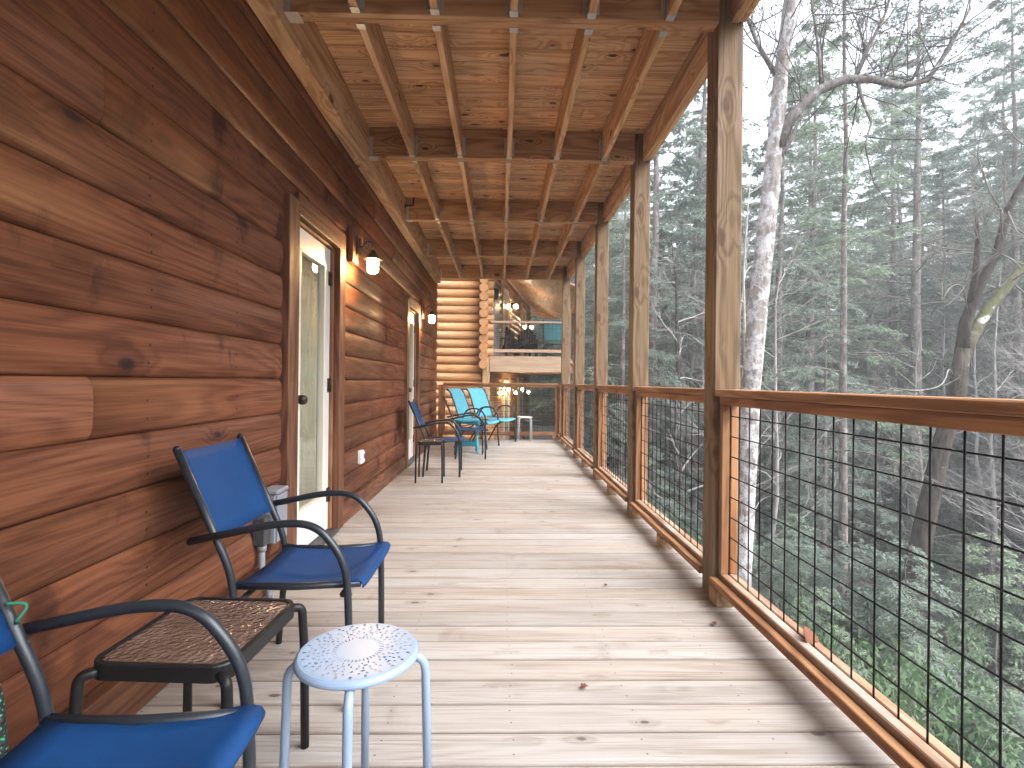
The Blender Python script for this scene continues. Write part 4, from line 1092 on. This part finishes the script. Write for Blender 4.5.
def shrub(seed, label, group, loc, H=2.2, n=26, broad=True, name='evergreen_shrub'):
    rg = np.random.RandomState(seed); t = thing(name, loc, label, 'shrub', group); mb = MB(); tips = []
    for b in range(n):
        az = rg.rand() * 6.28; d = unit(np.array([math.cos(az) * .7, math.sin(az) * .7, .9]))
        branch_rec(mb, tips, np.array([rg.normal(0, .15), rg.normal(0, .15), 0]), d, H * (.35 + .25 * rg.rand()), .016, 2, rg, .7, .1)
    mb.build('stems', M['twig'], t)
    if broad:
        m = 26; P = []; D = []
        for p, dd in tips:
            P.append(p + rg.normal(0, .10, (m, 3))); D.append(unit(rg.normal(0, .8, (m, 3)) + dd))
        P = np.concatenate(P); D = np.concatenate(D); U = unit(np.cross(D, rg.normal(0, .5, P.shape) + [0, 0, 1])); 
        sel = rg.rand(len(P)) < min(1, 9000 / len(P)); P, D, U = P[sel], D[sel], U[sel]
        leaves_mesh('foliage', P, D, U, .07 + .08 * rg.rand(len(P)), .025 + .03 * rg.rand(len(P)), M['broad'], t)
    return t

# --- the white lichen covered tree just beyond the rail
def pt(*a): return np.array(a, float)
T1 = (4.15, 9.0, gz(4.15, 9.0))
t = thing('lichen_tree', T1, 'tall tree with pale lichen covered trunk and a long arching limb', 'tree')
L = Vector(T1); mb = MB()
trunk = [(4.10, 9.0, T1[2] - .2), (4.17, 9.0, -3.0), (4.27, 9.0, -1.0), (4.37, 9.0, 1.1), (4.50, 9.0, 2.7), (4.66, 9.02, 4.2), (4.78, 9.05, 5.3), (4.84, 9.0, 6.5), (4.98, 8.95, 7.9), (5.08, 8.9, 9.5), (5.2, 9, 11.5), (5.15, 9.1, 14)]
mb.tube(trunk, [.24, .20, .18, .165, .165, .15, .14, .12, .105, .09, .06, .02], 14); mb.build('trunk', M['bark_w'], t, L)
mb = MB(); tw = MB(); rg = np.random.RandomState(21); tips = []
limb = [(4.76, 9.03, 5.15), (5.0, 8.95, 5.75), (5.45, 8.9, 6.2), (5.9, 8.85, 6.38), (6.35, 8.8, 6.35), (6.8, 8.75, 6.22), (7.2, 8.7, 6.30), (7.5, 8.6, 6.8), (7.75, 8.5, 7.4)]
mb.tube(limb, [.115, .10, .085, .075, .062, .055, .045, .032, .018], 10)
up1 = [(5.5, 8.9, 6.2), (5.45, 8.9, 6.9), (5.3, 8.85, 7.6), (5.2, 8.8, 8.4)]; up2 = [(6.05, 8.85, 6.38), (6.3, 8.9, 6.9), (6.65, 8.95, 7.6), (6.95, 9.0, 8.5)]
dn = [(6.1, 8.85, 6.34), (6.15, 8.8, 6.0), (6.3, 8.78, 5.6), (6.2, 8.75, 5.3), (6.05, 8.7, 5.0)]
lf = [(4.83, 9.0, 6.4), (4.45, 9.0, 7.0), (4.15, 9.0, 7.7), (3.9, 9, 8.6)]
sn = [(4.75, 8.98, 4.95), (5.0, 8.95, 5.35), (5.15, 8.9, 5.75), (5.3, 8.9, 6.05)]
for c, r in ((up1, .035), (up2, .045), (dn, .032), (lf, .05), (sn, .05)): mb.tube(c, [r * (1 - .75 * i / (len(c) - 1)) for i in range(len(c))], 8)
mb.build('limbs', M['bark_l'], t, L)
for c, m_ in ((up1, 20), (up2, 26), (lf, 24), (limb[1:5], 14), (limb[4:], 30), (dn, 6), (trunk[7:], 40)):
    for q in range(m_):
        i = rg.randint(0, len(c) - 1); f = rg.rand(); p = np.array(c[i]) * (1 - f) + np.array(c[i + 1]) * f
        d = unit(rg.normal(0, .6, 3) + [0.05, 0, .75 if c is not dn else -.4]); branch_rec(tw, tips, p, d, .7 + .9 * rg.rand(), .013, 2, rg, .75, .2, (5, 4, 4, 3, 3))
tw.build('twigs', M['twig_d'], t, L)
n = 1500; idx = rg.randint(0, len(tips), n); P = np.array([tips[i][0] for i in idx]) + rg.normal(0, .08, (n, 3)) - np.array(T1); D = unit(rg.normal(0, 1, (n, 3)) + [0, 0, -.7]); U = unit(np.cross(D, rg.normal(0, 1, (n, 3))))
leaves_mesh('withered_leaves', P, D, U, np.full(n, .055), np.full(n, .035), M['brownleaf'], t)

# --- the dark mossy forked tree at the right
T3 = (7.55, 9.6, gz(7.55, 9.6))
t = thing('forked_tree', T3, 'dark forked tree with a mossy limb leaning over the road at the right', 'tree'); L = Vector(T3); mb = MB()
tk = [(7.45, 9.6, T3[2] - .3), (7.55, 9.6, -4.2), (7.72, 9.6, -2.9), (8.0, 9.6, -1.4), (8.32, 9.6, .1), (8.58, 9.6, 1.0), (8.68, 9.6, 1.8)]
mb.tube(tk, [.30, .22, .185, .165, .145, .13, .125], 14)
ls = [(8.66, 9.6, 1.7), (8.72, 9.6, 2.3), (8.95, 9.55, 3.0), (9.22, 9.5, 3.6), (9.42, 9.5, 4.4), (9.9, 9.4, 5.4), (10.4, 9.4, 6.8), (10.6, 9.4, 8.5)]
mb.tube(ls, [.115, .10, .085, .075, .062, .05, .035, .015], 10)
sp = [(8.8, 9.58, 2.6), (8.82, 9.5, 3.2), (8.86, 9.5, 3.9), (8.8, 9.5, 4.4)]; mb.tube(sp, [.07, .055, .04, .008], 7)
mb.build('trunk', M['bark_d'], t, L); mb = MB()
rl = [(8.66, 9.6, 1.6), (8.95, 9.7, 2.05), (9.35, 9.8, 2.6), (9.9, 9.9, 3.15), (10.6, 10.0, 3.9), (11.6, 10.1, 5.2), (12.4, 10.2, 7.0)]
mb.tube(rl, [.11, .105, .095, .085, .072, .055, .025], 10); mb.build('mossy_limb', M['bark_m'], t, L)
tw = MB(); tips = []
dk_ = [[(8.75, 9.58, 2.5), (8.4, 9.3, 2.95), (8.0, 9.1, 2.9), (7.75, 9.0, 2.6)], [(8.5, 9.6, 1.3), (8.15, 9.3, 1.45), (7.8, 9.0, 1.1), (7.2, 8.8, 1.0), (6.6, 8.6, 1.05)], [(9.3, 9.5, 3.9), (9.0, 9.2, 4.3), (8.6, 9.0, 4.5), (8.2, 8.8, 5.0)], [(9.25, 9.5, 3.7), (9.8, 9.2, 4.0), (10.4, 9.0, 4.1)]]
for c in dk_:
    tw.tube(arc(c, .3, 4), .013, 6)
    for q in range(8):
        i = rg.randint(1, len(c)); branch_rec(tw, tips, np.array(c[i]), unit(rg.normal(0, .7, 3) + [-.3, -.1, .2]), .45 + .4 * rg.rand(), .010, 2, rg, .7, .1)
for c in (ls, rl):
    for q in range(24):
        i = rg.randint(3, len(c) - 1); branch_rec(tw, tips, np.array(c[i]), unit(rg.normal(0, .7, 3) + [0, 0, .4]), .8 + .6 * rg.rand(), .016, 2, rg, .7, .15)
tw.build('branches', M['twig_m'], t, L)

# --- hand placed conifers in the middle distance
conifer(31, H=19, r0=.11, nb=60, first=.25, Lmax=3.2, sub=20, npl=44, leaf=(.11, .028), bare=.5, label='slim hemlock with a bare lower trunk and dead side branches', group='', loc=(7.5, 11.2, gz(7.5, 11.2)), gaps=.35)
conifer(32, H=22, r0=.24, nb=90, first=.40, Lmax=5.4, sub=20, npl=46, leaf=(.13, .030), bare=.3, label='tall pine with long rising branches fanned against the white sky', loc=(14.2, 17.5, gz(14.2, 17.5)), gaps=.4, droop=.05, mat='needle_b', name='pine_tree')
bare_tree(33, H=10, r0=.13, label='dark bare tree with a crooked stem seen between the two nearest posts', loc=(5.3, 14.6, gz(5.3, 14.6)), mat='bark_d')

# --- the forest: one builder per kind, then copies
HG = 'hemlocks crowded on the slope across the road'; HL = 'grey green hemlock among the many crowded on the slope across the road'
NG = 'hemlocks standing between the deck and the road'; NLb = 'feathery green hemlock among those between the deck and the road'
BG = 'thin bare grey trees in the wood'; BL = 'thin bare grey tree among the many mixed through the wood'
SG = 'broad leaved evergreen bushes on the bank'; SLb = 'broad leaved evergreen bush among the many below the deck'
UG = 'bare grey bushes of fine twigs'; ULb = 'tangled bare grey bush of fine twigs among the many below the deck'
KG = 'young hemlocks under the tall trees'; KL = 'young bushy hemlock among the many under the tall trees'
protoF = [conifer(41 + i, H=17, nb=96, Lmax=4.4 - .4 * i, sub=18, npl=54, leaf=(.150, .038), gaps=.30, first=.05, bare=.15, droop=.28 + .1 * i, label=HL, group=HG) for i in range(3)]
protoN = [conifer(51 + i, H=14, r0=.14, nb=74, Lmax=3.3, sub=18, npl=48, leaf=(.105, .026), first=.08, bare=.3, label=NLb, group=NG, gaps=.2) for i in range(2)]
protoB = [bare_tree(61 + i, H=13, r0=.10, label=BL, group=BG, nl=16) for i in range(3)]
protoS = [shrub(71 + i, SLb, SG, (0, 0, 0)) for i in range(2)]
protoU = [shrub(81 + i, ULb, UG, (0, 0, 0), H=3.0, n=34, broad=False, name='bare_bush') for i in range(2)]
protoK = [conifer(91 + i, H=4.6, r0=.05, nb=46, Lmax=1.8, sub=15, npl=42, leaf=(.085, .024), first=.04, bare=.05, label=KL, group=KG, name='young_hemlock', gaps=.15) for i in range(2)]
rng = random.Random(17)
used = set()
def place(protos, x, y, s, group=None, label=None):
    i = rng.randrange(len(protos)); o = protos[i]
    if id(o) in used: o = copy_tree(o)
    else: used.add(id(o))
    o.location = (x, y, gz(x, y) - .05); o.rotation_euler = (R(rng.uniform(-2, 2)), R(rng.uniform(-2, 2)), rng.uniform(0, 6.28))
    o.scale = (s * rng.uniform(.9, 1.1), s * rng.uniform(.9, 1.1), s * rng.uniform(.9, 1.12))
    return o
for px_, py_, sc_ in ((5.0, 17.2, 1.15), (6.9, 19.0, 1.2), (4.3, 22.5, 1.3), (3.9, 27.5, 1.3), (8.9, 16.6, .95), (11.2, 18.6, 1.2), (13.6, 21.5, 1.3), (10.0, 23.5, 1.35), (17.5, 20.0, .78), (20.5, 22.5, .85), (16.5, 27, 1.15)):
    place(protoF, px_, py_, sc_)
taken = [(5.0, 17.2, 2), (6.9, 19, 2), (4.3, 22.5, 2), (8.9, 16.6, 2), (11.2, 18.6, 2), (13.6, 21.5, 2), (10, 23.5, 2), (17.5, 20, 2), (20.5, 22.5, 2), (4.15, 9.0, 1.6), (7.55, 9.6, 1.8), (7.25, 11.2, 2.0), (14.2, 17.5, 2.5), (5.3, 14.6, 1.5)]
def scatter(protos, n, rlo, rhi, a0, a1, s0, s1, sep, cond=lambda x, y: True):
    k = tries = 0
    while k < n and tries < n * 60:
        tries += 1
        d = math.sqrt(rng.uniform(rlo * rlo, rhi * rhi)); a = R(rng.uniform(a0, a1)); x, y = d * math.sin(a), d * math.cos(a)
        if abs(x - road_x(y)) < ROADW / 2 + .7: continue
        if x < 3.4 and y < 24.5: continue
        if not cond(x, y) or any((x - p) ** 2 + (y - q) ** 2 < (sep + e) ** 2 / 4 for p, q, e in taken): continue
        taken.append((x, y, sep)); place(protos, x, y, rng.uniform(s0, s1)); k += 1
across = lambda x, y: x > road_x(y)
near = lambda x, y: x < road_x(y)
scatter(protoN, 6, 13, 26, 6, 40, .6, 1.0, 2.4, near)
off_road = lambda x, y: x - road_x(y) > 5.5 or y > 24
scatter(protoF, 26, 21, 40, 2, 54, .85, 1.3, 3.0, off_road)
scatter(protoF, 60, 38, 75, 1, 54, 1.0, 1.5, 3.2)
scatter(protoF, 70, 17, 50, 2, 56, .40, .75, 2.0, off_road)
taken += [(9.3, 11.4, 3.4), (8.9, 10.0, 2.0)]
clear = lambda x, y: (x - 7.55) ** 2 + (y - 9.6) ** 2 > 7 and (x - 6.6) ** 2 + (y - 8.0) ** 2 > 4
scatter(protoB, 60, 14, 36, 4, 52, .5, 1.0, .8, clear)
scatter(protoU, 36, 9, 28, 8, 56, .5, 1.0, .7, clear)
scatter(protoK, 130, 8.5, 34, 5, 56, .40, 1.0, .7)
scatter(protoS, 90, 7, 24, 8, 58, .6, 1.3, .6)
for o in protoF + protoN + protoB + protoS + protoU + protoK:       # a model that found no place is taken away
    if id(o) not in used:
        for ch in list(o.children): bpy.data.objects.remove(ch)
        bpy.data.objects.remove(o)

# ------------------------------------------------------------------ damp air between the trees
hz = MB(); hz.box(-330, 440, -330, 440, -12, 46, 0.001)
hm = bpy.data.materials.new('damp_air'); hm.use_nodes = True; ht = hm.node_tree; ht.nodes.clear()
ho = ht.nodes.new('ShaderNodeOutputMaterial'); pv = ht.nodes.new('ShaderNodeVolumePrincipled')
pv.inputs['Color'].default_value = (0.94, 0.97, 1.0, 1); pv.inputs['Density'].default_value = 0.0044; pv.inputs['Anisotropy'].default_value = 0.2
ht.links.new(pv.outputs[0], ho.inputs['Volume'])
tag(hz.build('haze', hm), kind='stuff')
